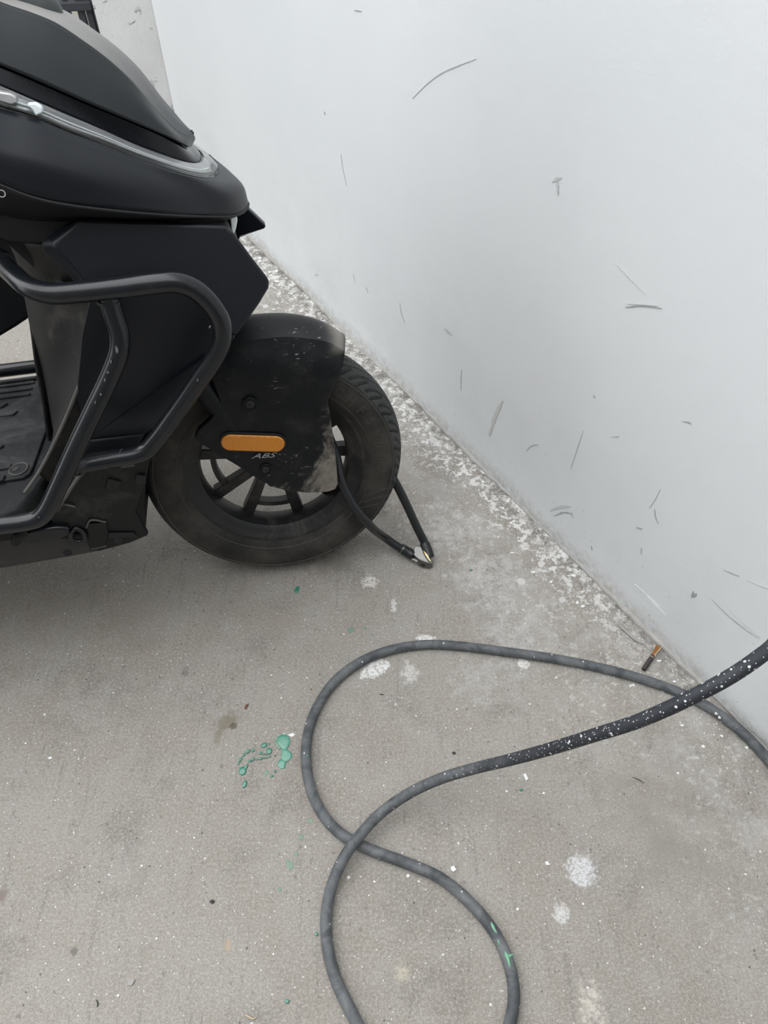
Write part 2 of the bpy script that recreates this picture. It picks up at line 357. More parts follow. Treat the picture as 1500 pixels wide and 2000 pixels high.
def L(p): return (p[0], -p[1], p[2])                # scooter (forward, right, up) -> object axes
def tube(name, pts, r, mat, parent=None, n=80, seg=16, closed=False, local=True, rr=None, caps=True):
    C = crom([L(p) for p in pts] if local else pts, n, closed)
    T = np.gradient(C, axis=0)
    if closed: T = np.roll(C, -1, 0) - np.roll(C, 1, 0)
    T /= np.linalg.norm(T, axis=1)[:, None]
    up = np.array([0, 0, 1.0]) if abs(T[0][2]) < 0.9 else np.array([1.0, 0, 0])
    N = np.cross(T[0], up); N /= np.linalg.norm(N)
    vs_, fs = [], []
    for i in range(n):
        N = N - T[i] * (N @ T[i]); N /= np.linalg.norm(N); B = np.cross(T[i], N)
        ri = r if rr is None else r * np.interp(i / (n - 1), [a for a, _ in rr], [b for _, b in rr])
        for k in range(seg):
            a = 2 * math.pi * k / seg; vs_.append(C[i] + ri * (N * math.cos(a) + B * math.sin(a)))
    for i in range(n if closed else n - 1):
        for k in range(seg):
            a, b = i * seg + k, i * seg + (k + 1) % seg; c, d = ((i + 1) % n) * seg + (k + 1) % seg, ((i + 1) % n) * seg + k
            fs.append((a, b, c, d))
    if not closed and caps: fs += [tuple(range(seg)), tuple(range((n - 1) * seg, n * seg))]
    return mk(name, vs_, fs, mat, parent, 60)
def mir(r): return [(p[0], -p[1], p[2]) for p in r]
def loft_pts(rails, nu=40, nv=5, sharp=()):
    """grid through the rails (each a list of (s,w,v)); nv samples between rails; rails in `sharp` break the curvature"""
    G = np.stack([crom(r, nu) for r in rails])          # rail, u, 3
    rows = []; cuts = [0] + [i for i in sharp] + [len(rails) - 1]
    for a, b in zip(cuts[:-1], cuts[1:]):
        n = (b - a) * nv + 1
        blk = np.stack([crom(G[a:b + 1, u], n) if b - a > 1 else np.linspace(G[a, u], G[b, u], n) for u in range(nu)], 1)
        rows.append(blk if a == 0 else blk[1:])
    return np.concatenate(rows)
def loft(name, rails, mat, parent, nu=40, nv=5, sharp=(), thick=0.0, smooth=40, off=-1, both=False):
    A = loft_pts(rails, nu, nv, sharp); m, n, _ = A.shape
    V = [L(p) for p in A.reshape(-1, 3)]
    Fc = [(i * n + j, i * n + j + 1, (i + 1) * n + j + 1, (i + 1) * n + j) for i in range(m - 1) for j in range(n - 1)]
    if both:
        k = len(V); V += [(a, -b, c) for a, b, c in V]; Fc += [tuple(i + k for i in f) for f in Fc]
    o = mk(name, V, Fc, mat, parent, smooth)
    if thick: solidify(o, thick, off)
    return o
def solid(name, front, back, mat, parent, bev=0.003, local=True, seg=2):
    """closed solid from two matching outlines"""
    V = [L(p) if local else p for p in list(front) + list(back)]; n = len(front)
    Fc = [tuple(range(n)), tuple(range(2 * n - 1, n - 1, -1))] + [(i, (i + 1) % n, n + (i + 1) % n, n + i) for i in range(n)]
    o = mk(name, V, Fc, mat, parent)
    if bev: bevel(o, bev, seg)
    return o
def shift(pts, ds=0, dw=0, dv=0): return [(p[0] + ds, p[1] + dw, p[2] + dv) for p in pts]
def slab(name, pts, dw, mat, parent, bev=0.003, seg=2): return solid(name, pts, shift(pts, 0, dw, 0), mat, parent, bev, seg=seg)
def box(name, lo, hi, mat, parent=None, bev=0.0):
    (a, b, c), (d, e, f) = lo, hi
    V = [(a, b, c), (d, b, c), (d, e, c), (a, e, c), (a, b, f), (d, b, f), (d, e, f), (a, e, f)]
    o = mk(name, V, [(0, 1, 2, 3), (4, 5, 6, 7), (0, 1, 5, 4), (1, 2, 6, 5), (2, 3, 7, 6), (3, 0, 4, 7)], mat, parent)
    if bev: bevel(o, bev)
    return o
def lathe(name, prof, mat, parent, n=64, axis='y', closed=False, smooth=40):
    """prof: (radius, along-axis) pairs, revolved about the local Y axis"""
    V, Fc = [], []; m = len(prof)
    for i in range(n):
        a = 2 * math.pi * i / n
        for r, y in prof: V.append((r * math.sin(a), y, r * math.cos(a)))
    for i in range(n):
        for j in range(m if closed else m - 1):
            a, b = i * m + j, i * m + (j + 1) % m; c, d = ((i + 1) % n) * m + (j + 1) % m, ((i + 1) % n) * m + j
            Fc.append((a, b, c, d))
    return mk(name, V, Fc, mat, parent, smooth)
def text_mesh(name, body, size, depth, mat, parent, M, shear=0.0, outline=False):
    cu = bpy.data.curves.new(name + '_curve', 'FONT'); cu.body = body; cu.size = size; cu.extrude = depth; cu.shear = shear
    cu.align_x = 'CENTER'; cu.align_y = 'CENTER'; cu.resolution_u = 3
    if outline: cu.fill_mode = 'NONE'; cu.bevel_depth = depth; cu.extrude = 0
    t = bpy.data.objects.new(name + '_tmp', cu); COL.objects.link(t); bpy.context.view_layer.update()
    me = bpy.data.meshes.new_from_object(t.evaluated_get(bpy.context.evaluated_depsgraph_get()))
    bpy.data.objects.remove(t); bpy.data.curves.remove(cu)
    me.transform(M); me.materials.clear(); me.materials.append(mat); me.name = name
    o = bpy.data.objects.new(name, me); COL.objects.link(o); o.parent = parent; return o
def frameM(o, x, y, z):
    return Matrix(((x[0], y[0], z[0], o[0]), (x[1], y[1], z[1], o[1]), (x[2], y[2], z[2], o[2]), (0, 0, 0, 1)))

# ------------------------------------------------------------------ the setting
def structure(o): o['kind'] = 'structure'; return o
floor = structure(box('floor', (-7, -4, -0.1), (4, 9, 0), M_floor))
WD = (-0.55998, 0.828506)
def wallM(): return Matrix(((WD[0], WN[0], 0, WM[0]), (WD[1], WN[1], 0, WM[1]), (0, 0, 1, 0), (0, 0, 0, 1)))
TC = 1.502                                             # corner, along the wall foot
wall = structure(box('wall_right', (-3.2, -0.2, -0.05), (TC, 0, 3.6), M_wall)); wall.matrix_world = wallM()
# scruffy mortar lip along the foot of the wall
V, Fc = [], []; ns = 260
for i in range(ns):
    t = -1.6 + (TC + 1.6) * i / (ns - 1)
    hh = 0.0075 + 0.0035 * math.sin(t * 9) + R.normal(0, 0.0012); dd = 0.0045 + 0.002 * math.sin(t * 13 + 1) + R.normal(0, 0.0009)
    V += [(t, -0.002, 0.0), (t, max(dd, .002), 0.0008 + abs(R.normal(0, .0006))), (t, max(dd, .002) * 0.8, hh * 0.6), (t, -0.002, hh)]
for i in range(ns - 1):
    for k in range(3): Fc.append((i * 4 + k, i * 4 + k + 1, i * 4 + k + 5, i * 4 + k + 4))
lip = structure(mk('trim_1', V, Fc, M_mortar, None, 30)); lip.matrix_world = wallM()
gx1 = (-0.7834,0.4878)[0]; cxw = -0.622; yb = lambda x: 2.356 + 0.1 * (x + 0.622)
def bwall(name, x0, x1, z0, z1, y0, y1, mat):
    V = [(x, yb(x) + y, z) for z in (z0, z1) for x, y in ((x0, y0), (x1, y0), (x1, y1), (x0, y1))]
    return structure(mk(name, V, [(0, 1, 2, 3), (4, 5, 6, 7), (0, 1, 5, 4), (1, 2, 6, 5), (2, 3, 7, 6), (3, 0, 4, 7)], mat))
bwall('wall_back', gx1 + 0.004, cxw + 0.25, -0.05, 1.8, 0.0, 0.18, M_rough)
bwall('wall_back_left', -4.5, gx1 - 1.05, -0.05, 1.8, 0.0, 0.18, M_rough)
bwall('wall_far', -5.0, 0.6, -0.05, 1.9, 0.75, 0.95, M_cream)

# unseen facade added behind the camera to darken the scooter's black sides
M_front = simple('dim_grey_blocker', (0.17, 0.165, 0.16), 0.85, var=0.1, scale=3)
structure(box('wall_front_blocker', (-6, -1.3, -0.05), (2.6, -1.1, 3.3), M_front))
# gate of dark metal bars in the opening of the back wall
gate = bpy.data.objects.new('metal_gate', None); COL.objects.link(gate); gate.location = (gx1, yb(gx1) + 0.05, 0)
gate.rotation_euler = (0, 0, math.atan2(0.1, 1))
tag(gate, 'dark metal bar gate half hidden behind the scooter in the back corner', 'gate')
def gb(name, x0, x1, z0, z1, y0=-0.02, y1=0.02): return box(name, (x0, y0, z0), (x1, y1, z1), M_gate, gate, 0.003)
zr = (-0.8252,0.4687)[1]
gb('stile', -0.012, 0.0, 0.03, 2.1)
gb('stile', -1.03, -1.0, 0.03, 2.1)
for z in (0.10, zr - 0.01, 1.1, 1.6, 2.06): gb('rail', -1.0, -0.012, z, z + 0.022, -0.022, 0.014)
for k in range(7):
    x = -0.145 * k
    gb('slat', x - 0.034, x - 0.015, 0.12, 2.06, -0.010, 0.006); gb('slat', x - 0.056, x - 0.037, 0.12, 2.06, -0.012, 0.004)
    gb('bar', x - 0.088, x - 0.076, 0.12, 2.06, -0.012, 0.012); gb('bar', x - 0.132, x - 0.122, 0.12, 2.06, -0.012, 0.012)

# marks on the white wall: thin rubbed-on marks, each a shape of its own
M_scuff = simple('grey_scuff', (0.36, 0.365, 0.37), 0.8, var=0.35, scale=200)
M_scuff2 = simple('faint_scuff', (0.54, 0.555, 0.56), 0.8, var=0.12, scale=120)
M_scuff3 = simple('brown_smear', (0.575, 0.58, 0.56), 0.8, var=0.06, scale=80)
def wmark(pts, w, mat, name='scuff_mark', taper=True):
    """a thin stroke on the wall through (along, up) points"""
    w *= 0.75; C = crom(pts, max(8, 5 * len(pts))); n = len(C); T = np.gradient(C, axis=0); T /= np.linalg.norm(T, axis=1)[:, None] + 1e-9
    V, Fc = [], []
    for i in range(n):
        k = w * (0.35 + 0.65 * math.sin(math.pi * (i + .5) / n) if taper else 1) * R.uniform(0.6, 1.25)
        q = np.array([-T[i][1], T[i][0]]) * k / 2
        V += [(C[i][0] + q[0], 0.0006, C[i][1] + q[1]), (C[i][0] - q[0], 0.0006, C[i][1] - q[1])]
    for i in range(n - 1): Fc.append((2 * i, 2 * i + 1, 2 * i + 3, 2 * i + 2))
    o = mk(name, V, Fc, mat, wall, recalc=False); solidify(o, 0.0005, 0); return o
wmark([(0.3031,0.6658), (0.2633,0.7032), (0.2283,0.7305), (0.1876,0.7549), (0.147,0.7773)], 0.0028, M_scuff2, 'wall_crack')
wmark([(0.5479,0.4695), (0.5424,0.4393), (0.5306,0.4088)], 0.0022, M_scuff2)
wmark([(0.6054,0.5321), (0.6041,0.5265)], 0.005, M_scuff)
wmark([(0.4815,0.7482), (0.4586,0.753)], 0.003, M_scuff)
wmark([(-0.0465,0.6745), (-0.0562,0.6834), (-0.0626,0.6878)], 0.006, M_scuff2); wmark([(-0.0558,0.681), (-0.0619,0.662)], 0.006, M_scuff2)
wmark([(-0.192,0.6206), (-0.2172,0.6141), (-0.2562,0.6059)], 0.0016, M_scuff2)
wmark([(-0.2299,0.5684), (-0.2562,0.5872), (-0.287,0.602)], 0.0036, M_scuff); wmark([(-0.2306,0.5751), (-0.2796,0.6017)], 0.002, M_scuff2)
wmark([(0.1727,0.268), (0.1592,0.2692), (0.1457,0.2692)], 0.012, M_scuff2)
wmark([(0.3289,0.2344), (0.3224,0.2117), (0.3082,0.1935)], 0.005, M_scuff2)
wmark([(0.4628,0.1974), (0.4546,0.1843)], 0.005, M_scuff2); wmark([(0.5166,0.2006), (0.509,0.1801)], 0.003, M_scuff2); wmark([(0.7047,0.0895), (0.6879,0.1021)], 0.008, M_scuff2)
wmark([(-0.0196,0.2221), (-0.007,0.1706), (0.0031,0.1066)], 0.013, M_scuff3)
wmark([(0.1077,0.2074), (0.107,0.1762), (0.1027,0.1555)], 0.003, M_scuff2)
wmark([(-0.1963,0.0647), (-0.2173,0.0977), (-0.2393,0.1219)], 0.008, M_scuff2); wmark([(-0.2082,0.0593), (-0.2266,0.09), (-0.2484,0.1097)], 0.004, M_scuff)
wmark([(-0.2397,0.1052), (-0.2536,0.1011)], 0.006, M_scuff2)
wmark([(-0.3957,0.275), (-0.4027,0.2622), (-0.4115,0.2539)], 0.0022, M_scuff); wmark([(-0.3783,0.208), (-0.3897,0.2161)], 0.004, M_scuff)
wmark([(-0.3798,0.4623), (-0.3898,0.4685), (-0.3943,0.4692)], 0.003, M_scuff)
wmark([(-0.2191,0.309), (-0.2172,0.2627), (-0.2156,0.2072)], 0.002, M_scuff2); wmark([(-0.2185,0.3888), (-0.2237,0.3873)], 0.004, M_scuff)
wmark([(-0.3904,0.3214), (-0.3894,0.2949), (-0.3857,0.2686)], 0.002, M_scuff2)
wmark([(-0.5383,0.275), (-0.5512,0.2812), (-0.562,0.2876)], 0.0022, M_scuff); wmark([(-0.5745,0.2936), (-0.5918,0.3005), (-0.6041,0.3094)], 0.0018, M_scuff2)
wmark([(-0.5176,0.1684), (-0.5154,0.1844)], 0.006, M_scuff); wmark([(-0.52,0.1732), (-0.5213,0.1859)], 0.005, M_scuff)
wmark([(-0.5458,0.2012), (-0.5781,0.1985), (-0.6117,0.2021), (-0.6353,0.2082)], 0.0024, M_scuff); wmark([(-0.577,0.2125), (-0.5931,0.2101), (-0.6362,0.2126)], 0.0018, M_scuff2)
wmark([(-0.3088,0.0749), (-0.3142,0.0662)], 0.004, M_scuff); wmark([(-0.4019,0.1755), (-0.4057,0.1616)], 0.005, M_scuff2)
wmark([(-0.1031,0.1517), (-0.1136,0.1783), (-0.1301,0.1956)], 0.002, M_scuff2); wmark([(-0.2742,0.3399), (-0.2893,0.3541)], 0.002, M_scuff2)
wmark([(-0.4363,0.0866), (-0.4627,0.0822), (-0.4935,0.081)], 0.003, M_led, 'scratch'); wmark([(-0.4184,0.0839), (-0.4791,0.0872)], 0.0015, M_led, 'scratch')
for x, y in ((1052, 297), (1278, 148), (997, 478), (935, 830), (1260, 893)):
    pass

# ------------------------------------------------------------------ scooter
sc = bpy.data.objects.new('motor_scooter', None); COL.objects.link(sc)
SM = Matrix(((0.98061466, -0.19012571, -0.04740366, -0.18590995), (0.19594614, 0.95148621, 0.23723216, 0.8764997),
             (0.0, -0.2419219, 0.97029573, 0.0), (0, 0, 0, 1)))
sc.matrix_world = SM
tag(sc, 'black motor scooter with front crash bars, parked with its front wheel near the white wall', 'scooter')
AX = 0.234
# --- wheel ---------------------------------------------------------------
def make_wheel(name, s0, v0, lettering):
    prof = []
    def half(sg):
        return [(0.166, .0355 * sg), (0.163, .0365 * sg), (0.159, .036 * sg), (0.152, .034 * sg), (0.148, .030 * sg), (0.141, .028 * sg), (0.133, .022 * sg), (0.130, .008 * sg)]
    p1 = half(-1); prof = p1 + half(1)[::-1]
    inner = [(0.166, .030), (0.150, 0.026), (0.1425, 0.004), (0.1425, -0.004), (0.150, -0.026), (0.166, -.030)]
    rim = lathe(name, prof + inner, M_rim, sc, 96, closed=True, smooth=35)
    rim.location = (s0, 0, v0)
    # tire with cut grooves
    na = 1200; ys = [-.047, -.0475, -.046, -.0435] + list(np.linspace(-.0415, .0415, 29)) + [.0435, .046, .0475, .047]
    def rad(y):
        a = abs(y)
        return 0.2315 - 0.0185 * (a / 0.046) ** 2.0
    side = [(0.157, .0345), (0.163, .0385), (0.170, .043), (0.180, .0475), (0.192, .0495), (0.202, .0488), (0.2105, .0468)]
    crown = np.linspace(-.0462, .0462, 41)
    prof = [(r, -y) for r, y in side] + [(rad(y), y) for y in crown] + [(r, y) for r, y in side[::-1]]
    m = len(prof); V = np.zeros((na, m, 3)); pitch = 2 * math.pi / 36; deps = []
    for j, (r, y) in enumerate(prof):
        a = np.arange(na) * 2 * math.pi / na; dep = np.zeros(na); ay = abs(y)
        if len(side) <= j < m - len(side):
            sgn = 0 if y < 0 else 0.5
            if 0.004 < ay < 0.0435:
                q = (0.0435 - ay) / 0.0395; c = pitch * (sgn + 0.10 + 0.75 * q + 1.5 * q ** 2)
                hw = 0.0025 / r * (1.0 if q < .8 else 1 - (q - .8) * 3)
                dd = (a - c + pitch / 2) % pitch - pitch / 2; dep = np.maximum(dep, np.clip((hw * 1.5 - abs(dd)) / (hw * 0.6), 0, 1) * 0.0042)
            if 0.024 < ay:
                q = (0.0462 - ay) / 0.0222; c = pitch * (sgn + 0.52 + 0.62 * q)
                hw = 0.0023 / r
                dd = (a - c + pitch / 2) % pitch - pitch / 2; dep = np.maximum(dep, np.clip((hw * 1.5 - abs(dd)) / (hw * 0.6), 0, 1) * 0.0042)
        rr = r - dep; deps.append(dep)
        V[:, j, 0] = rr * np.sin(a); V[:, j, 1] = y; V[:, j, 2] = rr * np.cos(a)
    Fc = [(i * m + j, i * m + j + 1, ((i + 1) % na) * m + j + 1, ((i + 1) % na) * m + j) for i in range(na) for j in range(m - 1)]
    ti = mk('tire', V.reshape(-1, 3), Fc, M_tire, rim, 32, recalc=False)
    ti.data.flip_normals(); ti.data.materials.append(M_groove); DEP = np.stack(deps, 1)
    mi = np.zeros(len(Fc), np.int32)
    for q, f in enumerate(Fc):
        i, j = divmod(q, m - 1)
        if min(DEP[i, j], DEP[i, j + 1], DEP[(i + 1) % na, j], DEP[(i + 1) % na, j + 1]) > .0012: mi[q] = 1
    ti.data.polygons.foreach_set('material_index', mi)
    # thin moulded rings on the sidewall
    for r0, y0 in ((0.2075, .0478), (0.170, .0432)):
        lathe('sidewall_ring', [(r0, -y0 - .0002), (r0 + .0008, -y0 - .0012), (r0 + .0018, -y0 - .0002)], M_relief, rim, 160)
    hub = lathe('hub', [(0.0, -.045), (0.018, -.045), (0.022, -.040), (0.030, -.036), (0.034, -.02), (0.034, .03), (0.026, .04), (0.0, .042)], M_rim, rim, 40)
    lathe('brake_disc', [(0.040, .040), (0.070, .040), (0.070, .044), (0.040, .044)], M_rim, rim, 64, closed=True)
    yc = 0.022
    def bar(a0, r0, a1, r1, wdt, th, nm='spoke'):
        p0 = np.array([r0 * math.sin(a0), r0 * math.cos(a0)]); p1 = np.array([r1 * math.sin(a1), r1 * math.cos(a1)])
        d = (p1 - p0) / np.linalg.norm(p1 - p0); q = np.array([-d[1], d[0]]) * wdt / 2
        V = [(p[0] + k * q[0] * e, y, p[1] + k * q[1] * e) for y in (yc - th / 2, yc + th / 2) for p, e, k in ((p0, .9, 1), (p1, 1.25, 1), (p1, 1.25, -1), (p0, .9, -1))]
        o = mk(nm, V, [(0, 1, 2, 3), (4, 5, 6, 7), (0, 1, 5, 4), (1, 2, 6, 5), (2, 3, 7, 6), (3, 0, 4, 7)], M_rim, rim); bevel(o, 0.002); return o
    for g in range(5):
        ac = math.radians(-100 + 72 * g)
        for sg in (-1, 1): bar(ac + sg * math.radians(26), 0.028, ac + sg * math.radians(20.5), 0.133, 0.0175, 0.022)
        arc = [(ac + math.radians(q)) for q in np.linspace(-21, 21, 13)]
        V, Fc = [], []
        for a in arc:
            for r_, y in ((0.104, yc - .009), (0.113, yc - .009), (0.113, yc + .009), (0.104, yc + .009)): V.append((r_ * math.sin(a), y, r_ * math.cos(a)))
        for i in range(12):
            for k in range(4): Fc.append((i * 4 + k, i * 4 + (k + 1) % 4, i * 4 + 4 + (k + 1) % 4, i * 4 + 4 + k))
        mk('rim_web', V, Fc, M_rim, rim, 30)
    if lettering:
        def put(txt, a, r_, size, rot=0.0):
            yy = -np.interp(r_, [0.163, .170, .180, .192, .202, .2105], [.0385, .043, .0475, .0495, .0488, .0468]) - 0.0006
            er = Vector((math.sin(a), 0, math.cos(a))); et = Vector((math.cos(a), 0, -math.sin(a)))
            text_mesh('sidewall_lettering', txt, size, 0.0005, M_relief, rim, frameM(Vector((r_ * er.x, yy, r_ * er.z)), et, er, Vector((0, -1, 0))), outline=True)
        for i, ch in enumerate('CMFS9002-'): put(ch, math.radians(40 + 8.2 * i), 0.188, 0.022)
        put('O', math.radians(132), 0.188, 0.022)
        for i, ch in enumerate('TUBELESS'): put(ch, math.radians(-128 - 5.0 * (7 - i)), 0.188, 0.013) if False else None
        # curved flash lines after the size marking
        for k in range(3):
            a0 = math.radians(118 + 5.0 * k - 9)
            P_ = [((0.171 + 0.035 * q), a0 + math.radians(9) * (1 - q) ** 1.6) for q in np.linspace(0, 1, 10)]
            pts = [(r_ * math.sin(a), -np.interp(r_, [0.163, .170, .180, .192, .202, .2105], [.0385, .043, .0475, .0495, .0488, .0468]) - .0002, r_ * math.cos(a)) for r_, a in P_]
            tube('sidewall_flash', pts, 0.0006, M_relief, rim, 20, 6, local=False)
    return rim
make_wheel('front_wheel', 0, AX, True)

# --- front fender -----------------------------------------------------------
crest = [(-0.0722,0,0.4875), (-0.0414,0,0.5024), (-0.0083,0,0.5075), (0.0239,0,0.5068), (0.0559,0,0.5026), (0.0878,0,0.4933), (0.1194,0,0.4769), (0.1454,0,0.4546)]
should = [(-0.083,0.062,0.4744), (-0.0538,0.062,0.4857), (-0.0216,0.062,0.4923), (0.0177,0.062,0.4937), (0.0489,0.062,0.492), (0.0799,0.062,0.4852), (0.1109,0.062,0.475), (0.1369,0.062,0.4557)]
midr = [(-0.0761,0.076,0.45), (-0.0544,0.077,0.4534), (-0.0244,0.078,0.4548), (0.0108,0.078,0.4532), (0.0421,0.078,0.4495), (0.0736,0.078,0.4441), (0.1027,0.078,0.4363), (0.125,0.076,0.4258)]
crz = [(-0.0675,0.08,0.4014), (-0.0532,0.08,0.401), (-0.0296,0.08,0.3973), (0.0022,0.08,0.3933), (0.0344,0.08,0.3892), (0.0586,0.08,0.3855), (0.079,0.08,0.3823), (0.0998,0.078,0.3789)]
crz2 = [(p[0], p[1] + .0008, p[2] - .012) for p in crz]
fen = loft('front_fender', [shift(mir(midr), 0, .008, -.02), shift(mir(should), 0, .008, -.018), crest, should, midr, crz, crz2], M_fender, sc, 44, 6, sharp=(1, 3), thick=0.004, smooth=30)
low = [(-0.0675,0.08,0.4014), (-0.0532,0.08,0.401), (0.0022,0.08,0.3933), (0.0586,0.08,0.3855), (0.0998,0.078,0.3789), (0.1014,0.081,0.3545), (0.1029,0.083,0.308), (0.1032,0.083,0.2614), (0.1023,0.082,0.2178), (0.0968,0.082,0.2066), (0.0829,0.082,0.2036),
       (0.0472,0.083,0.2088), (0.0128,0.083,0.2197), (-0.0078,0.083,0.2311), (-0.0311,0.083,0.2515), (-0.0567,0.083,0.2803), (-0.0854,0.083,0.3099), (-0.1095,0.083,0.3359), (-0.1182,0.083,0.35), (-0.1119,0.083,0.3615), (-0.0893,0.083,0.3787)]
cov = slab('caliper_cover', low, -0.016, M_fender, fen, 0.0015)
# raised lip line between fender side and cover is the joint of the two mouldings
def disc_at(name, p, r, d, mat, parent, n=20, d0=0.0):
    """short cylinder on a face looking to the right (+w)"""
    V = [];
    for k in (d0, d):
        for i in range(n): a = 2 * math.pi * i / n; V.append(L((p[0] + r * math.cos(a), p[1] + k, p[2] + r * math.sin(a))))
    o = mk(name, V, [tuple(range(n)), tuple(range(2 * n - 1, n - 1, -1))] + [(i, (i + 1) % n, n + (i + 1) % n, n + i) for i in range(n)], mat, parent)
    bevel(o, r * 0.12); return o
def bolt(p, r, parent, recess=True):
    if recess:
        t = [(p[0] + r * 1.55 * math.cos(a), p[1] + 0.001, p[2] + r * 1.55 * math.sin(a)) for a in np.linspace(0, 2 * math.pi, 24, endpoint=False)]
        tube('bolt_rim', t, 0.0014, M_plast, parent, 24, 8, closed=True)
        disc_at('bolt_well', p, r * 1.45, 0.0006, M_black, parent)
    disc_at('bolt', p, r, 0.004, M_rim, parent)
    disc_at('bolt_socket', (p[0], p[1] + 0.004, p[2]), r * 0.5, 0.0006, M_black, parent, 6)
bolt((-0.0233,0.084,0.3977), 0.007, cov); bolt((-0.0162,0.0835,0.2714), 0.006, cov)
# amber reflector in its recess
def stadium(p0, p1, r, n=10):
    d = np.array([p1[0] - p0[0], p1[2] - p0[2]]); L_ = np.linalg.norm(d); d /= L_; q = np.array([-d[1], d[0]]); out = []
    for c, a0 in ((p1, -90), (p0, 90)):
        for i in range(n + 1):
            a = math.radians(a0 + 180 * i / n); out.append((c[0] + r * (d[0] * math.cos(a) + q[0] * math.sin(a)), c[1], c[2] + r * (d[1] * math.cos(a) + q[1] * math.sin(a))))
    return out
ra, rb = (-0.0646,0.0835,0.3345), (0.0067,0.0835,0.3195)
slab('reflector_bezel', stadium(ra, rb, 0.0180), 0.0018, M_black, cov, 0.0008)
rf = slab('amber_reflector', shift(stadium(ra, rb, 0.0150), 0, .0012), 0.0045, M_amber, cov, 0.002); rf['label'] = 'amber side reflector'
zc = (-0.0174,0.0835,0.2984)
text_mesh('abs_lettering', 'ABS', 0.0165, 0.0004, M_letter, cov, frameM(Vector(L((zc[0], zc[1] + .0006, zc[2]))), Vector((0.994, 0, -0.11)), Vector((0.11, 0, 0.994)), Vector((0, -1, 0))) @ Matrix.Diagonal((1.35, 0.8, 1, 1)), shear=0.45)['label'] = 'grey ABS lettering'

# --- fork -------------------------------------------------------------------
for sg in (1, -1):
    f = tube('fork_leg', [(0.0, 0.062 * sg, AX), (-0.05, 0.064 * sg, AX + 0.105), (-0.17, 0.066 * sg, AX + 0.36)], 0.019, M_plast, sc, 24, 20)
tube('axle', [(0, -0.075, AX), (0, 0.075, AX)], 0.009, M_rim, sc, 6, 16)

# --- side fairings (both sides) ----------------------------------------------
def both(fn): fn(1); fn(-1)
fa = [(-0.1878,0.1495,0.7186), (-0.1013,0.1339,0.7018), (-0.0134,0.1183,0.6833), (-0.0032,0.1187,0.6723), (0.0136,0.1225,0.6416), (0.0313,0.1259,0.6117), (0.0332,0.1268,0.606), (0.0312,0.1294,0.5978),
      (0.0155,0.1373,0.5807), (-0.0024,0.1456,0.564), (-0.0227,0.1548,0.5457), (-0.0392,0.1577,0.5492), (-0.0407,0.1544,0.5638), (-0.0507,0.1495,0.5925), (-0.0649,0.1482,0.611), (-0.0883,0.1502,0.6244), (-0.161,0.1649,0.6326), (-0.1932,0.1718,0.6345), (-0.2043,0.1682,0.6592), (-0.2201,0.1637,0.6916), (-0.2205,0.1625,0.6969), (-0.2168,0.1603,0.7021)]
fb = [(-0.1947,0.1221,0.7145), (-0.1038,0.1058,0.6964), (-0.0139,0.096,0.6767), (-0.0037,0.0968,0.6642), (0.0134,0.1007,0.6328), (0.0301,0.1044,0.6025), (0.0315,0.1054,0.5975), (0.0296,0.1076,0.5904),
      (0.0137,0.1154,0.5737), (-0.0046,0.1239,0.5567), (-0.0253,0.1333,0.538), (-0.0402,0.1363,0.5398), (-0.0418,0.1329,0.5547), (-0.052,0.128,0.584), (-0.0665,0.1266,0.6028), (-0.0904,0.1286,0.6166), (-0.1653,0.1401,0.6237), (-0.2094,0.1474,0.6271), (-0.2218,0.1439,0.6525), (-0.2428,0.1413,0.6823), (-0.2429,0.1391,0.6912), (-0.2381,0.1362,0.6981)]
fc = [(-0.1932,0.1718,0.6345), (-0.161,0.1649,0.6326), (-0.0883,0.1502,0.6244), (-0.0649,0.1482,0.611), (-0.0507,0.1495,0.5925), (-0.0407,0.1544,0.5638), (-0.0392,0.1577,0.5492), (-0.0227,0.1548,0.5457), (-0.0283,0.166,0.5446), (-0.0484,0.165,0.5215), (-0.0597,0.16,0.5057), (-0.1251,0.143,0.4325), (-0.1832,0.13,0.3961), (-0.2649,0.135,0.4028), (-0.2592,0.15,0.4785), (-0.2208,0.172,0.5765)]
solid('side_fairing', fa, fb, M_satin, sc, 0.004, seg=3)
solid('side_panel', fc, shift(fc, 0, -0.03), M_satin, sc, 0.006)
ff = [(-0.0114,-0.13,0.6537), (0.0122,-0.132,0.6484), (0.0445,-0.135,0.6087), (0.0457,-0.135,0.6053), (0.0419,-0.134,0.6027), (0.0029,-0.1,0.6049), (-0.0064,-0.09,0.5952), (-0.0292,-0.09,0.5579), (-.06, -.15, .50), (-.20, -.165, .58), (-.24, -.175, .67), (-.21, -.17, .69)]
slab('side_fairing', ff, 0.02, M_satin, sc, 0.004, 3)
solid('side_panel', mir(fc), mir(shift(fc, 0, -0.03)), M_satin, sc, 0.006)

# --- nose ---------------------------------------------------------------------
lens_o = [(-0.3094,0.16,0.8884), (-0.2719,0.155,0.8664), (-0.2368,0.15,0.8461), (-0.2029,0.146,0.8327), (-0.1733,0.14,0.8147), (-0.1398,0.132,0.7969), (-0.1051,0.122,0.7767), (-0.0689,0.11,0.757), (-0.0478,0.097,0.7452), (-0.0331,0.08,0.7366), (-0.022,0.056,0.7297), (-0.0146,0.026,0.7258), (-0.0121,0,0.7248)]
lens_i = [(-0.3061,0.142,0.9088), (-0.2687,0.137,0.8864), (-0.2341,0.13,0.8654), (-0.2025,0.122,0.8461), (-0.1743,0.114,0.8286), (-0.1398,0.103,0.807), (-0.1051,0.092,0.7844), (-0.0684,0.077,0.7635), (-0.0528,0.065,0.7545), (-0.0415,0.05,0.7482), (-0.0347,0.032,0.7448), (-0.0314,0.015,0.744), (-0.0305,0,0.7445)]
def ring(a): return list(a) + mir(a[:-1])[::-1]
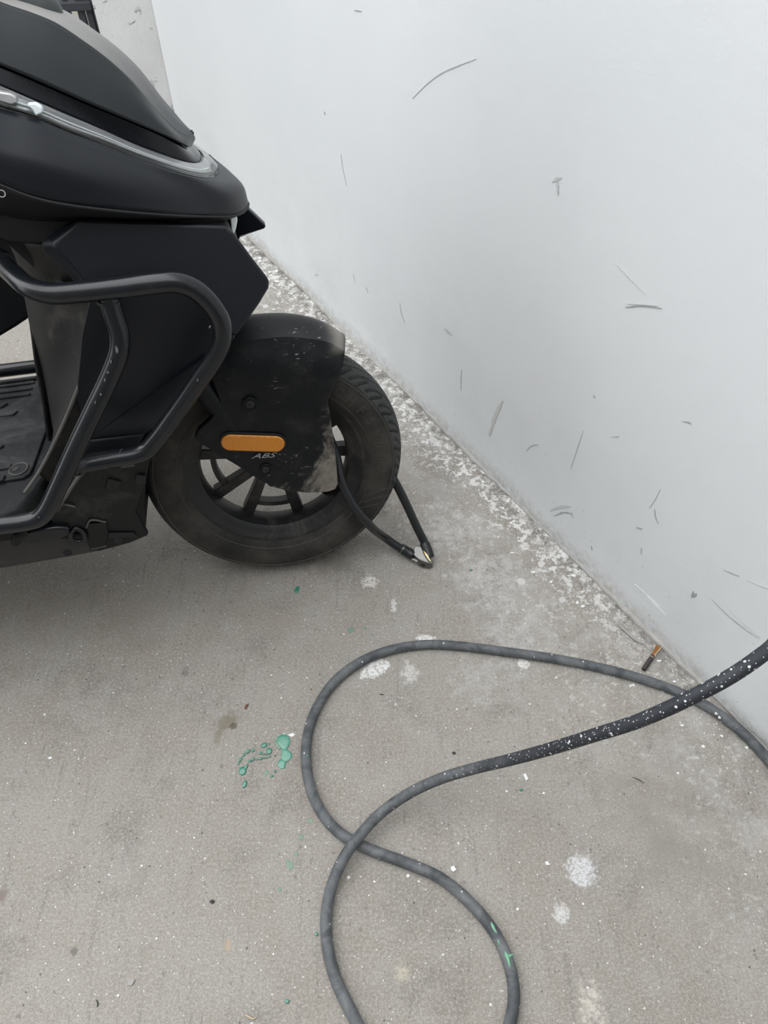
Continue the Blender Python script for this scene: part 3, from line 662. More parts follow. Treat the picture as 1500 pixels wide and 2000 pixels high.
def lerp(a, b, t, dw=0, dv=0): return [tuple(x + (y - x) * t + (0, dw, dv)[i] for i, (x, y) in enumerate(zip(p, q))) for p, q in zip(a, b)]
def out(a, k):
    """push a rail away from the centre line (and the tip forward)"""
    n = len(a); return [(p[0] + k * 0.9 * (i / (n - 1)) ** 6, p[1] + k * (1 - (i / (n - 1)) ** 6), p[2]) for i, p in enumerate(a)]
lr = [out(crom(lens_o, 30), 0.0), out(crom(lerp(lens_o, lens_i, .35), 30), .006), out(crom(lerp(lens_o, lens_i, .75), 30), 0.004), crom(lens_i, 30)]
loft('lamp_tray', [ring(out(r, -0.012)) for r in lr], M_silver, sc, 100, 4, thick=0.003, smooth=60)
lens = loft('lamp_cover', [ring(out(r, 0.001)) for r in lr], M_clear, sc, 100, 5, thick=0.003, smooth=60); lens['label'] = 'clear wrap-around lamp cover'
# light pipes inside the lamp
for t, rr_ in ((0.22, 0.0018), (0.42, 0.0012)):
    tube('light_pipe', out(crom(lerp(lens_o, lens_i, t), 30), -0.004)[6:27], rr_, M_led if t > .3 else M_silver, sc, 60, 8)
def blockish(name, px, mat, dw):
    slab(name, px, dw, mat, sc, 0.0015)
blockish('lamp_block', [(-0.2075,0.15,0.8479), (-0.1989,0.149,0.8476), (-0.1935,0.147,0.8426), (-0.1938,0.148,0.8376), (-0.2021,0.15,0.835), (-0.2031,0.15,0.8408)], M_led, -0.012)
blockish('lamp_socket', [(-0.2365,0.15,0.8629), (-0.2214,0.15,0.8592), (-0.2167,0.15,0.8553), (-0.2174,0.15,0.8497), (-0.2238,0.151,0.8483), (-0.2389,0.152,0.8548)], M_silver, -0.012)
mid_r = [(-0.3118,0.2,0.8552), (-0.2746,0.196,0.8335), (-0.2401,0.19,0.8139), (-0.2073,0.185,0.7992), (-0.1771,0.178,0.7851), (-0.1313,0.163,0.7642), (-0.0853,0.142,0.7434), (-0.0425,0.108,0.7223), (-0.0103,0.08,0.7105), (0.0077,0.045,0.7042), (0.0178,0,0.7013)]
bot_r = [(-0.3234,0.21,0.8194), (-0.2848,0.206,0.7994), (-0.2498,0.2,0.7797), (-0.2247,0.195,0.7638), (-0.1977,0.188,0.7513), (-0.1391,0.17,0.7316), (-0.0759,0.142,0.7116), (-0.0312,0.105,0.6945), (-0.0032,0.072,0.6828), (0.0136,0.04,0.6775), (0.0222,0,0.6783)]
und_r = [(-0.362,0.13,0.7777), (-0.3205,0.13,0.7503), (-0.2797,0.13,0.7312), (-0.2501,0.125,0.7205), (-0.2186,0.12,0.7126), (-0.1533,0.1,0.6986), (-0.0831,0.08,0.6853), (-0.0415,0.05,0.6735), (-0.0209,0.03,0.6669), (-0.0102,0.015,0.6636), (-0.0067,0,0.6596)]
loft('nose_shell', [ring(r) for r in (lens_o, lerp(lens_o, mid_r, .12, .004), mid_r, bot_r)], M_satin, sc, 110, 6, sharp=(1,), thick=0.004, smooth=40)
loft('nose_underside', [ring(bot_r), ring(lerp(bot_r, und_r, .5)), ring(und_r)], M_black, sc, 90, 4, thick=0.003, smooth=60)
ic = [(-0.3231,0.125,0.7463), (-0.1935,0.125,0.7152), (-0.2242,0.125,0.6917), (-0.2421,0.125,0.6866), (-0.2819,0.125,0.691), (-0.2924,0.125,0.6967), (-0.3329,0.125,0.7199)]
slab('inner_cover', ic, -0.05, M_black, sc, 0.004)
# hood
h_lo = [(-0.2991,0.14,0.9277), (-0.2624,0.133,0.9058), (-0.228,0.126,0.8855), (-0.1939,0.119,0.8659), (-0.1551,0.11,0.8421), (-0.1058,0.097,0.8133), (-0.072,0.084,0.7929), (-0.0569,0.07,0.7817), (-0.049,0.048,0.7711), (-0.0449,0.024,0.7626), (-0.0423,0,0.7593)]
h_cr = [(-0.2966,0.075,0.9783), (-0.257,0.07,0.9599), (-0.221,0.067,0.9395), (-0.1942,0.065,0.9284), (-0.1686,0.063,0.9161), (-0.1454,0.062,0.8982), (-0.1204,0.062,0.8764), (-0.0959,0.061,0.8483), (-0.0734,0.058,0.8112), (-0.0587,0.05,0.7907), (-0.0492,0.038,0.7803), (-0.0435,0.024,0.7764), (-0.0397,0.011,0.7754), (-0.0383,0,0.7757)]
h_cr = [tuple(p) for p in crom(h_cr, 24)]; h_lo = [tuple(p) for p in crom(h_lo, 24)]
crown = [(p[0] + .002, 0.0, p[2] + 0.0045 * (1 - (i / 23) ** 3)) for i, p in enumerate(h_cr)]
half_c = [(a[0] * .5 + b[0] * .5, a[1] * .5, a[2] * .35 + b[2] * .65) for a, b in zip(h_cr, crown)]
bulge = lerp(h_lo, h_cr, .5, .006); bulge[-1] = (bulge[-1][0] + .004, 0, bulge[-1][2])
hood = loft('hood', [h_lo, bulge, h_cr], M_hood, sc, 50, 8, thick=0.003, smooth=60, both=True)
loft('hood_top', [h_cr, half_c, crown, mir(half_c), mir(h_cr)], M_hoodtop, hood, 50, 6, thick=0.003, smooth=60)['label'] = 'lighter grey top band of the hood'
g_in = [tuple(p) for p in crom(lens_i, 24)]
g_up = [(p[0] - 0.004, max(0, p[1] - 0.006), p[2] - 0.001) for p in h_lo]
loft('gloss_trim', [ring([tuple(p) for p in out(g_in, -0.002)]), ring(lerp(out(g_in, -.002), g_up, .5, 0.0)), ring(g_up)], M_gloss, sc, 90, 5, thick=0.003, smooth=60)
slab('nose_sensor', [(-0.0639,0.012,0.7605), (-0.049,0.012,0.7598), (-0.0485,0.012,0.752), (-0.0611,0.012,0.7512)], -0.024, M_plast, sc, 0.004)
hb = [(-0.2947,0,1.0067), (-0.258,0,0.97), (-0.2191,0,0.9397), (-0.1905,0,0.9266), (-0.1659,0,0.9161)]
tube('dash_pad', [(p[0] - .002, p[1], p[2] - 0.006) for p in hb], 0.031, M_pad, sc, 30, 18, rr=[(0, 1.2), (.55, 1.1), (.85, .85), (0.96, .55), (1, .1)])
# closing panel behind the nose, steering stem and handlebar (all left of the frame)
nb = [und_r[0], bot_r[0], mid_r[0], lens_o[0], lens_i[0], h_lo[0], h_cr[0]]
nb = nb + mir(nb)[::-1]
solid('inner_panel', shift(nb, 0.004, 0, 0), [(p[0] - .07, p[1] * .8, p[2] - .02) for p in nb], M_plast, sc, 0.012)
tube('steering_stem', [(-.34, 0, .90), (-.42, 0, 1.03)], 0.024, M_plast, sc, 6, 16)
tube('handlebar', [(-.50, .33, 1.05), (-.45, .2, 1.05), (-.42, 0, 1.03), (-.45, -.2, 1.05), (-.50, -.33, 1.05)], 0.012, M_bar, sc, 40, 14)
for sg in (1, -1): tube('grip', [(-.52, .36 * sg, 1.05), (-.467, .24 * sg, 1.052)], 0.017, M_plast, sc, 8, 16)
# little printed badge letter, cut by the frame
bz = (-0.2487,0.206,0.7712)
text_mesh('badge_letter', 'O', 0.012, 0.0003, M_letter, sc, frameM(Vector(L((bz[0], bz[1] + .006, bz[2]))), Vector((0.97, 0, -0.25)), Vector((0.2, 0.3, 0.93)), Vector((0, -1, 0.2))))
# inner core, lamp under the nose
core = [(-0.3328,0.06,0.7265), (-0.2613,0.07,0.7057), (-0.1074,0.075,0.6864), (-0.0137,0.05,0.6706), (-0.0007,0.05,0.6187), (-0.0404,0.06,0.5181), (-0.0832,0.06,0.4735), (-0.1782,0.07,0.376), (-0.2713,0.08,0.3785), (-0.2578,0.08,0.5079), (-0.2611,0.08,0.6161), (-0.3083,0.07,0.6809)]
solid('body_core', core, mir(core), M_black, sc, 0.01)
lampb = [(-0.0071,0.02,0.6654), (0.0032,0.012,0.6642), (0.0026,0.01,0.6557), (-0.0014,0.01,0.6445), (-0.0066,0.012,0.636), (-0.0084,0.016,0.6441)]
solid('front_lamp', lampb, shift(mir(lampb), 0, -.02), M_led, sc, 0.003)

# --- leg shield (knee column) --------------------------------------------------
lc = [(-0.3186,0,0.6555), (-0.3162,0,0.6289), (-0.3223,0,0.5793), (-0.3286,0,0.5368), (-0.34,-0.01,0.4673), (-0.3458,-0.015,0.4156), (-0.3556,-0.02,0.3567), (-0.3573,-0.02,0.3319)]
lm = [(-0.2813,0.07,0.6739), (-0.2755,0.075,0.648), (-0.2732,0.075,0.601), (-0.2812,0.075,0.5566), (-0.2965,0.07,0.492), (-0.3182,0.06,0.4294), (-0.3368,0.04,0.3746), (-0.3417,0.03,0.3578)]
lg = [(-0.2302,0.14,0.6895), (-0.2073,0.15,0.6563), (-0.1854,0.15,0.6111), (-0.1976,0.15,0.5804), (-0.2156,0.15,0.5509), (-0.2506,0.15,0.4967), (-0.2924,0.15,0.435), (-0.3423,0.16,0.3726)]
lo_ = [(-0.2128,0.13,0.6895), (-0.1949,0.135,0.6494), (-0.1718,0.13,0.5956), (-0.1828,0.13,0.5524), (-0.2011,0.13,0.508), (-0.24,0.13,0.4476), (-0.2733,0.13,0.393), (-0.3262,0.14,0.3226)]
ls = loft('leg_shield', [lc, lm, lg, lo_], M_dusty, sc, 40, 6, sharp=(2,), thick=0.004, smooth=30)
loft('leg_shield', [mir(lc), mir(lm), mir(lg), mir(lo_)], M_dusty, sc, 40, 6, sharp=(2,), thick=0.004, smooth=30)
tube('shield_edge', [(p[0], p[1] + .001, p[2]) for p in lg[2:]] + [(-0.3669,0.17,0.3497)], 0.0026, M_edge, sc, 50, 8)
cap = [(-0.3186,0,0.6555), (-0.2513,0.1,0.6815), (-0.2337,0.12,0.6622), (-0.2413,0.11,0.6501), (-0.2686,0.07,0.6405), (-0.295,0.03,0.6419)]
solid('shield_shelf', cap, [(p[0] + .01, p[1], p[2] - .03) for p in cap], M_dusty, sc, 0.004)
tray = [(-0.2458,0.12,0.6412), (-0.227,0.14,0.6408), (-0.2309,0.14,0.6365), (-0.2403,0.13,0.6353)]
solid('shield_notch', tray, [(p[0] + .01, p[1] - .01, p[2] - .01) for p in tray], M_deck, sc, 0.002)

# --- floorboard ------------------------------------------------------------------
DV = 0.345
def vslab(name, pts, t, mat, parent=sc, bev=0.002): return solid(name, pts, shift(pts, 0, 0, -t), mat, parent, bev)
deck = vslab('floorboard', [(-1.0, -.235, DV), (-.36, -.235, DV), (-.33, -.06, DV), (-.33, .06, DV), (-.355, .165, DV), (-.37, .20, DV), (-.41, .215, DV), (-1.0, .215, DV)], 0.035, M_deck, sc, 0.006)
matp = [(-0.4748,0.1329,0.35), (-0.4096,0.1284,0.35), (-0.3762,0.1276,0.35), (-0.3679,0.1186,0.35), (-0.3661,0.102,0.35), (-0.3639,0.0366,0.35), (-0.3618,-0.0314,0.35), (-0.3679,-0.0331,0.35), (-0.3687,-0.0165,0.35), (-0.4051,-0.0181,0.35), (-0.4379,-0.0189,0.35), (-0.5098,-0.0158,0.35)]
vslab('floor_mat', matp, 0.006, M_deck, deck, 0.0015)
farp = [(-1.0, -.20, DV + .004), (-.405, -.20, DV + .004), (-.37, -.09, DV + .004), (-.365, -.005, DV + .004), (-1.0, -.005, DV + .004)]
vslab('floor_mat', farp, 0.005, M_deck, deck, 0.0015)
for w0 in (-.215, -.195, -.172, -.15): vslab('mat_rib', [(-1.0, w0, DV + .008), (-.41, w0, DV + .008), (-.41, w0 + .008, DV + .008), (-1.0, w0 + .008, DV + .008)], 0.006, M_deck, deck, 0.0015)
def rib(px, mat=M_deck): vslab('mat_rib', [tuple(p) for p in px], 0.004, mat, deck, 0.0008)
rib([(-0.4437,0.1008,0.3535), (-0.4003,0.0996,0.3535), (-0.3985,0.0885,0.3535), (-0.4012,0.0863,0.3535), (-0.4035,0.0944,0.3535), (-0.445,0.0948,0.3535)])
rib([(-0.4369,0.133,0.3535), (-0.4039,0.1322,0.3535), (-0.4028,0.1187,0.3535), (-0.4054,0.1166,0.3535), (-0.4074,0.1258,0.3535), (-0.4381,0.1273,0.3535)])
rib([(-0.4583,0.0321,0.3535), (-0.4264,0.0346,0.3535), (-0.4221,0.0279,0.3535), (-0.4271,0.0188,0.3535), (-0.4289,0.0214,0.3535), (-0.4604,0.0223,0.3535)])
rib([(-0.4814,-0.0758,0.3525), (-0.4267,-0.0746,0.3525), (-0.4204,-0.0871,0.3525), (-0.4231,-0.0878,0.3525), (-0.4286,-0.0804,0.3525), (-0.483,-0.0832,0.3525)])
rib([(-0.4882,-0.1078,0.3525), (-0.4517,-0.1085,0.3525), (-0.4437,-0.121,0.3525), (-0.4464,-0.1218,0.3525), (-0.4537,-0.1146,0.3525), (-0.4899,-0.1156,0.3525)])
hp = (-0.3867,0.1037,0.351)
tube('mat_hole_rim', [(hp[0] + .0135 * math.cos(a), hp[1] + .0165 * math.sin(a), hp[2]) for a in np.linspace(0, 2 * math.pi, 24, endpoint=False)], 0.0013, M_edge, deck, 32, 8, closed=True)
hd = [(hp[0] + .0125 * math.cos(a), hp[1] + .0155 * math.sin(a), hp[2] + .0004) for a in np.linspace(0, 2 * math.pi, 24, endpoint=False)]
vslab('mat_hole', hd, 0.001, M_black, deck, 0)
vslab('mat_screw', [(hp[0] - .004 + .0055 * math.cos(a), hp[1] + .006 * math.sin(a), hp[2] + .0015) for a in np.linspace(0, 2 * math.pi, 16, endpoint=False)], 0.001, M_rim, deck, 0.0004)
# skirt of the floorboard on both sides
for sg in (1, -1):
    sk = [(-1.0, .185 * sg, .325), (-.41, .185 * sg, .325), (-.385, .165 * sg, .325), (-.38, .15 * sg, .28), (-.40, .13 * sg, .24), (-1.0, .13 * sg, .24)]
    solid('floor_skirt', sk, shift(sk, 0, -.03 * sg, 0), M_plast, sc, 0.005)

plp = [(-0.2649,0.135,0.4028), (-0.183,0.13,0.3969), (-0.2031,0.13,0.37), (-0.2389,0.135,0.3654), (-0.2891,0.14,0.3673)]
slab('panel_lip', plp, -0.02, M_plast, sc, 0.004)
kg = [(-0.4194,-0.15,0.6777), (-0.3418,-0.15,0.6387), (-0.3393,-0.15,0.573), (-0.3591,-0.15,0.5056), (-0.3692,-0.15,0.4869), (-0.396,-0.15,0.4738), (-0.4254,-0.15,0.4609), (-0.514,-0.15,0.4237)]
slab('knee_guard', kg, -0.03, M_plast, sc, 0.006)
# --- crash bars -------------------------------------------------------------------
loopA = [(-0.3618,0.02,0.6709), (-0.3057,0.12,0.6751), (-0.2767,0.175,0.6702), (-0.254,0.207,0.662), (-0.2298,0.22,0.657), (-0.1986,0.224,0.656), (-0.1503,0.226,0.656), (-0.1015,0.226,0.6564), (-0.0806,0.225,0.6542), (-0.0613,0.222,0.6423), (-0.0463,0.219,0.6213), (-0.0378,0.217,0.5967), (-0.0396,0.215,0.5713), (-0.0536,0.212,0.5448),
         (-0.0844,0.206,0.5074), (-0.1256,0.2,0.4592), (-0.163,0.197,0.4188), (-0.1762,0.197,0.408), (-0.1937,0.198,0.4038), (-0.2228,0.203,0.406), (-0.2596,0.212,0.4096), (-0.2746,0.222,0.4137)]
barB = [(-0.1643,0.222,0.6452), (-0.1638,0.224,0.6229), (-0.1629,0.225,0.5995), (-0.1686,0.226,0.5763), (-0.1875,0.227,0.5449), (-0.2182,0.232,0.5033), (-0.2563,0.238,0.452), (-0.2956,0.246,0.3969), (-0.3176,0.249,0.3679), (-0.3327,0.25,0.3562), (-0.3524,0.25,0.3528), (-0.3849,0.25,0.3538), (-0.5516,0.25,0.355)]
barB.append((-0.95, .25, barB[-1][2])); barB.append((-1.0, .2, barB[-2][2] - .02))
for sg in (1, -1):
    q = (lambda r: r) if sg == 1 else mir
    cb = tube('crash_bar', q(loopA), 0.0128, M_bar, sc, 160, 18)
    tube('crash_bar_strut', q(barB), 0.0125, M_bar, sc, 120, 18)
    tube('bar_collar', q([(-0.3012,0.13,0.6754), (-0.2904,0.15,0.6739)]), 0.0155, M_bar, sc, 6, 18)
    for wl in (((-0.1647,0.222,0.6413), (-0.1651,0.222,0.6375)), ((-0.2696,0.215,0.4099), (-0.2732,0.22,0.4122))):
        tube('weld_bead', q(list(wl)), 0.0145, M_bar, sc, 5, 14)
def chipmark(p, a, b, rot=0.0, parent=None):
    pts = [(p[0] + a * math.cos(t) * math.cos(rot) * R.uniform(.6, 1.1) - b * math.sin(t) * math.sin(rot), p[1], p[2] + a * math.cos(t) * math.sin(rot) + b * math.sin(t) * math.cos(rot) * R.uniform(.6, 1.1)) for t in np.linspace(0, 2 * math.pi, 9, endpoint=False)]
    slab('paint_chip_mark', pts, 0.0012, M_mark, parent or sc, 0)
for p, a, b, r_ in (((-0.0816,0.2185,0.5181), .004, .0015, .9), ((-0.0517,0.224,0.5925), .004, .002, .5), ((-0.1691,0.237,0.5836), .003, .010, -.1), ((-0.1797,0.238,0.5687), .0015, .005, -.3),
                    ((-0.1869,0.239,0.5552), .003, .002, .4), ((-0.1932,0.24,0.5458), .0015, .005, -.4), ((-0.3271,0.262,0.3661), .002, .0012, 0), ((-0.0393,0.222,0.5851), .0015, .006, .3), ((-0.2125,0.243,0.5177), .0015, .004, -.4), ((-0.2027,0.243,0.5281), .002, .003, -.4)):
    chipmark(p, a * .6, b * .6, r_)

# --- lower skid plate, belly, peg ---------------------------------------------------
K = 0
sp = [(-0.2923,0.1674,0.3603), (-0.2719,0.1694,0.3746), (-0.2316,0.1697,0.3768), (-0.178,0.1703,0.3805), (-0.1893,0.1659,0.349), (-0.2071,0.1604,0.31), (-0.2257,0.1556,0.276), (-0.2187,0.1477,0.2191), (-0.25,0.1461,0.208), (-0.3037,0.1449,0.1996), (-0.3162,0.1471,0.2149),
      (-0.3124,0.1497,0.2335), (-0.3156,0.1523,0.252), (-0.3268,0.1536,0.2616), (-0.3507,0.1541,0.2647), (-0.3529,0.1578,0.2914), (-0.3431,0.1594,0.3027), (-0.3276,0.1609,0.3136), (-0.3214,0.163,0.3285)]
skid = slab('skid_plate', sp, -0.012, M_cover, sc, 0.003)
def skbump(name, px, t, mat, bev=.001): slab(name, px, t, mat, skid, bev)
tube('skid_rib', [(-0.3484,0.1634,0.2958), (-0.3257,0.1664,0.3173), (-0.2784,0.1739,0.3705), (-0.2681,0.1746,0.3755), (-0.2418,0.1746,0.3754)], 0.0028, M_edge, skid, 40, 8)
tube('skid_rib', [(-0.2217,0.1743,0.3735), (-0.2027,0.1742,0.3728)], 0.0025, M_edge, skid, 10, 8)
tube('skid_rib', [(-0.3356,0.1622,0.3013), (-0.3233,0.164,0.314), (-0.3075,0.1629,0.3063)], 0.0016, M_edge, skid, 20, 8)
tube('skid_rib', [(-0.3042,0.1564,0.2603), (-0.2933,0.1584,0.274), (-0.2732,0.1571,0.2649)], 0.0016, M_edge, skid, 20, 8)
tube('skid_rib', [(-0.3112,0.1496,0.2117), (-0.2866,0.1498,0.2132)], 0.0016, M_edge, skid, 8, 8)
skbump('skid_boss', [(-0.2457,0.1672,0.3517), (-0.2288,0.1659,0.342), (-0.2383,0.1636,0.3259), (-0.2567,0.1643,0.3308)], 0.003, M_cover)
skbump('skid_pad', [(-0.3009,0.1554,0.2671), (-0.2731,0.1548,0.2632), (-0.2761,0.1517,0.2404), (-0.2902,0.1474,0.2097), (-0.3141,0.1471,0.208)], 0.003, M_cover)
skbump('skid_notch', [(-0.2037,0.1672,0.3516), (-0.1905,0.1666,0.3469), (-0.1987,0.1644,0.3317), (-0.2113,0.1651,0.3363)], 0.004, M_black)
def hole(p, r): disc_at('skid_hole', p, r, 0.0012, M_black, skid, 20)
hole((-0.2331,0.1718,0.3702), .0105); hole((-0.2657,0.151,0.2218), .007); hole((-0.3496,0.1452,0.2084), .007)
slot = [(-0.2758,0.1528,0.2412), (-0.238,0.1516,0.2326), (-0.236,0.15,0.2212), (-0.2792,0.151,0.2288)]
slab('skid_slot', slot, 0.0008, M_black, skid, 0)
bp = [(-0.5635,0.125,0.2409), (-0.4472,0.125,0.2412), (-0.3848,0.125,0.239), (-0.3173,0.13,0.2207), (-0.2869,0.132,0.1963), (-0.3101,0.13,0.1872), (-0.3674,0.128,0.1832), (-0.4698,0.122,0.1764), (-0.5943,0.118,0.1674)]
slab('belly_pan', bp, -0.24, M_belly, sc, 0.006)
dk = [(-0.3764,0.14,0.3075), (-0.3303,0.14,0.3086), (-0.2776,0.13,0.3643), (-0.1883,0.12,0.3564), (-0.2261,0.1,0.2331), (-0.2319,0.1,0.1902), (-0.3108,0.11,0.192), (-0.4373,0.12,0.2265), (-0.4269,0.14,0.2924)]
solid('lower_frame', dk, mir(dk), M_black, sc, 0.006)
peg = [(-0.4131,0.165,0.2563), (-0.4006,0.165,0.2712), (-0.3856,0.165,0.2753), (-0.3448,0.165,0.2742), (-0.3274,0.163,0.2691), (-0.3309,0.163,0.2543), (-0.3471,0.165,0.251), (-0.3914,0.165,0.2476)]
slab('footpeg', peg, -0.035, M_bar, sc, 0.004)
tube('footpeg_pivot', [(-0.3193,0.155,0.2601), (-0.3117,0.155,0.2482), (-0.3143,0.155,0.2361), (-0.3251,0.155,0.234), (-0.3324,0.155,0.2419), (-0.3284,0.155,0.2557)], 0.004, M_bar, sc, 30, 8, closed=True)
tube('footpeg_spring', [(-0.4089,0.17,0.2616), (-0.4015,0.172,0.274), (-0.3923,0.172,0.2792), (-0.3859,0.17,0.2814)], 0.007, M_cover, sc, 16, 10)

# --- rear of the scooter, outside the frame, so that it stands as a whole machine -----
rear = [(-0.80, .13, .36), (-0.80, .14, .62), (-0.86, .15, .74), (-1.55, .15, .80), (-1.62, .12, .72), (-1.45, .13, .52), (-1.20, .13, .34)]
solid('rear_body', rear, mir(rear), M_satin, sc, 0.02)
seat = [(-0.82, .12, .74), (-0.86, .13, .80), (-1.10, .13, .79), (-1.5, .12, .86), (-1.56, .11, .80)]
solid('seat', seat, mir(seat), M_plast, sc, 0.02)
make_wheel('rear_wheel', -1.30, AX, False)
for sg in (1, -1): tube('swing_arm', [(-0.95, .09 * sg, .27), (-1.30, .075 * sg, AX)], 0.02, M_plast, sc, 8, 14)
tube('side_stand', [(-0.60, -.14, .24), (-0.64, -.25, -.055)], 0.011, M_bar, sc, 8, 12)

# ------------------------------------------------------------------ cable lock through the front wheel
lk = bpy.data.objects.new('cable_lock', None); COL.objects.link(lk); lk.location = (0.0761,0.8742,0)
tag(lk, 'black cable lock with a steel lock head looped through the scooter front wheel', 'lock')
bpy.context.view_layer.update()
def SW(p): return SM @ Vector(L(p))                  # scooter coordinates -> world
def rel(p): p = Vector(p); return tuple(p - Vector(lk.location))
front_end = Vector((0.0474,0.8765,0.016)); back_end = Vector((0.0873,0.87,0.02))
path = [back_end, Vector((0.0795,0.8899,0.03)), Vector((0.0618,0.9098,0.062)), Vector((0.0463,0.9231,0.098)), Vector((0.0291,0.937,0.135)), Vector((0.0125,0.9519,0.165)),
        SW((0.165, -0.085, 0.28)), SW((0.115, -0.072, 0.315)), SW((0.098, -0.03, 0.312)), SW((0.098, 0.01, 0.29)), SW((0.1085,0.034,0.2413)), SW((0.1113,0.056,0.2036)), SW((0.1245,0.071,0.1639)), SW((0.1398,0.073,0.1319)), SW((0.1587,0.068,0.0965)),
        Vector((0.002,0.8906,0.046)), Vector((0.0261,0.8842,0.026)), front_end]
tube('cable', [rel(p) for p in path], 0.0082, M_cable, lk, 160, 16, local=False)
tube('cable_end', [rel(p) for p in (Vector((0.0322,0.8822,0.0235)), Vector((0.0473,0.8761,0.0165)), Vector((0.0584,0.8705,0.014)))], 0.0105, M_cable, lk, 14, 16, local=False, rr=[(0, .92), (.1, 1), (.9, 1.02), (1, .9)])
tube('cable_end', [rel(p) for p in (Vector((0.0794,0.8887,0.03)), Vector((0.0843,0.8764,0.023)), Vector((0.0892,0.863,0.016)))], 0.0105, M_cable, lk, 14, 16, local=False, rr=[(0, .92), (.1, 1), (.9, 1.02), (1, .9)])
tube('sleeve_band', [rel(p) for p in (Vector((0.0352,0.8813,0.0222)), Vector((0.0372,0.8802,0.0212)))], 0.0109, M_steel, lk, 4, 16, local=False)
# lock head: a steel block with a flat keyway face
def gl(x): return rel(x)
hA = [gl((0.0523,0.87,0.013)), gl((0.0583,0.8635,0.01)), gl((0.0693,0.8518,0.004)), gl((0.0882,0.8459,0.002)), gl((0.0963,0.8501,0.003)), gl((0.0952,0.855,0.01)), gl((0.0899,0.8567,0.018)), gl((0.0759,0.8612,0.022)), gl((0.0621,0.8687,0.02))]
hB = [gl((0.0562,0.8717,0.021)), gl((0.0608,0.8608,0.026)), gl((0.0715,0.8525,0.024)), gl((0.0876,0.8495,0.018)), gl((0.095,0.8524,0.012)), gl((0.0929,0.8567,0.018)), gl((0.0878,0.865,0.027)), gl((0.0722,0.8813,0.03)), gl((0.0603,0.884,0.028))]
head = solid('lock_head', hA, hB, M_steel, lk, 0.0015, local=False)
cp = [gl((0.0562,0.8642,0.0125)), gl((0.069,0.8567,0.0145)), gl((0.0641,0.8546,0.0105)), gl((0.0513,0.8635,0.01))]
solid('lock_clip', cp, [tuple(np.array(p) + (0, 0, .003)) for p in cp], M_steel, head, 0.0006, local=False)
kp = Vector(gl((0.0781,0.8512,0.0085)))
tube('keyhole', [kp + Vector((-.0045, -.002, .0005)), kp + Vector((.0045, .002, .0025))], 0.0026, M_black, head, 6, 12, local=False)
br = [gl((0.0759,0.8714,0.03)), gl((0.0856,0.861,0.0275)), gl((0.0917,0.8519,0.018)), gl((0.0876,0.8517,0.02)), gl((0.0806,0.8601,0.027))]
solid('lock_core', br, [tuple(np.array(p) + (.0, .0, .0022)) for p in br], M_brass, head, 0.0006, local=False)

# ------------------------------------------------------------------ rubber hose on the floor
r_h = 0.0085
hz = [(0.7024,0.3395,0.0085), (0.6628,0.4097,0.0085), (0.631,0.4654,0.0085), (0.6024,0.5118,0.0085), (0.5617,0.5529,0.0085), (0.524,0.5783,0.0085), (0.4591,0.6073,0.0085), (0.3909,0.629,0.0085), (0.3028,0.6492,0.0085), (0.2124,0.6635,0.0085), (0.1392,0.6739,0.0085), (0.0743,0.677,0.0085),
      (0.0092,0.6656,0.0085), (-0.0457,0.6401,0.0085), (-0.0897,0.6004,0.0085), (-0.1182,0.5482,0.0085), (-0.1285,0.5029,0.0085), (-0.1275,0.4595,0.0085), (-0.1175,0.4178,0.0085), (-0.0966,0.3779,0.0085), (-0.0674,0.3486,0.0085), (-0.0235,0.326,0.0085), (0.031,0.3069,0.0085), (0.0843,0.2847,0.0085),
      (0.1279,0.2498,0.0085), (0.1584,0.213,0.0085), (0.1736,0.1808,0.0085), (0.1795,0.1467,0.0085), (0.174,0.1139,0.0085), (0.1528,0.0739,0.0085), (0.0995,0.0358,0.0085), (0.0332,0.0358,0.0085), (-0.017,0.0739,0.0085), (-0.0417,0.111,0.0085), (-0.0678,0.1559,0.0085), (-0.0802,0.1936,0.0085), (-0.0841,0.2327,0.0095), (-0.0774,0.2729,0.014),
      (-0.06,0.3096,0.024), (-0.039,0.3384,0.0262), (-0.004,0.3733,0.031), (0.0397,0.3985,0.045), (0.0862,0.4102,0.075), (0.1369,0.4105,0.12), (0.1813,0.4012,0.18), (0.2257,0.3902,0.25), (0.2636,0.3794,0.32), (0.3028,0.3711,0.385), (0.347,0.3748,0.44), (0.3861,0.3871,0.47), (0.4271,0.4101,0.485), (0.5072,0.4694,0.48),
      ]
hz += [(0.60, 0.27, 0.42), (0.75, 0.08, 0.25), (0.85, -0.12, 0.06), (0.87, -0.3, 0.0085), (0.88, -0.6, 0.0085)]
hose = tube('rubber_hose', hz, r_h, M_hose, None, 520, 20, local=False)
tag(hose, 'long worn grey-black rubber hose looped on the concrete, its upper strand rising to the right', 'hose')
# paint smears on the hose
def smear(pts, r, mat, nm='paint_smear'): return tube(nm, pts, r, mat, hose, 14, 8, local=False, rr=[(0, .3), (.3, 1), (.7, .7), (1, .2)])
smear([(0.1535,0.225,0.0155), (0.1584,0.2143,0.016), (0.1623,0.2085,0.0158)], 0.0026, M_greensm)
smear([(0.1705,0.1873,0.016), (0.1738,0.1784,0.0165), (0.1756,0.1672,0.0165)], 0.0030, M_greensm); smear([(0.1733,0.1797,0.0162), (0.1786,0.1823,0.0158), (0.1832,0.1825,0.0142)], 0.0026, M_greensm)
smear([(0.1618,0.2027,0.0155), (0.164,0.195,0.0158)], 0.0016, M_greensm); smear([(-0.1259,0.4703,0.016), (-0.124,0.4669,0.016)], 0.0020, M_green)
smear([(0.5619,0.5432,0.0158), (0.566,0.5394,0.016)], 0.0026, M_chip); smear([(0.566,0.5358,0.0158), (0.5693,0.5322,0.0158)], 0.0026, M_chip)

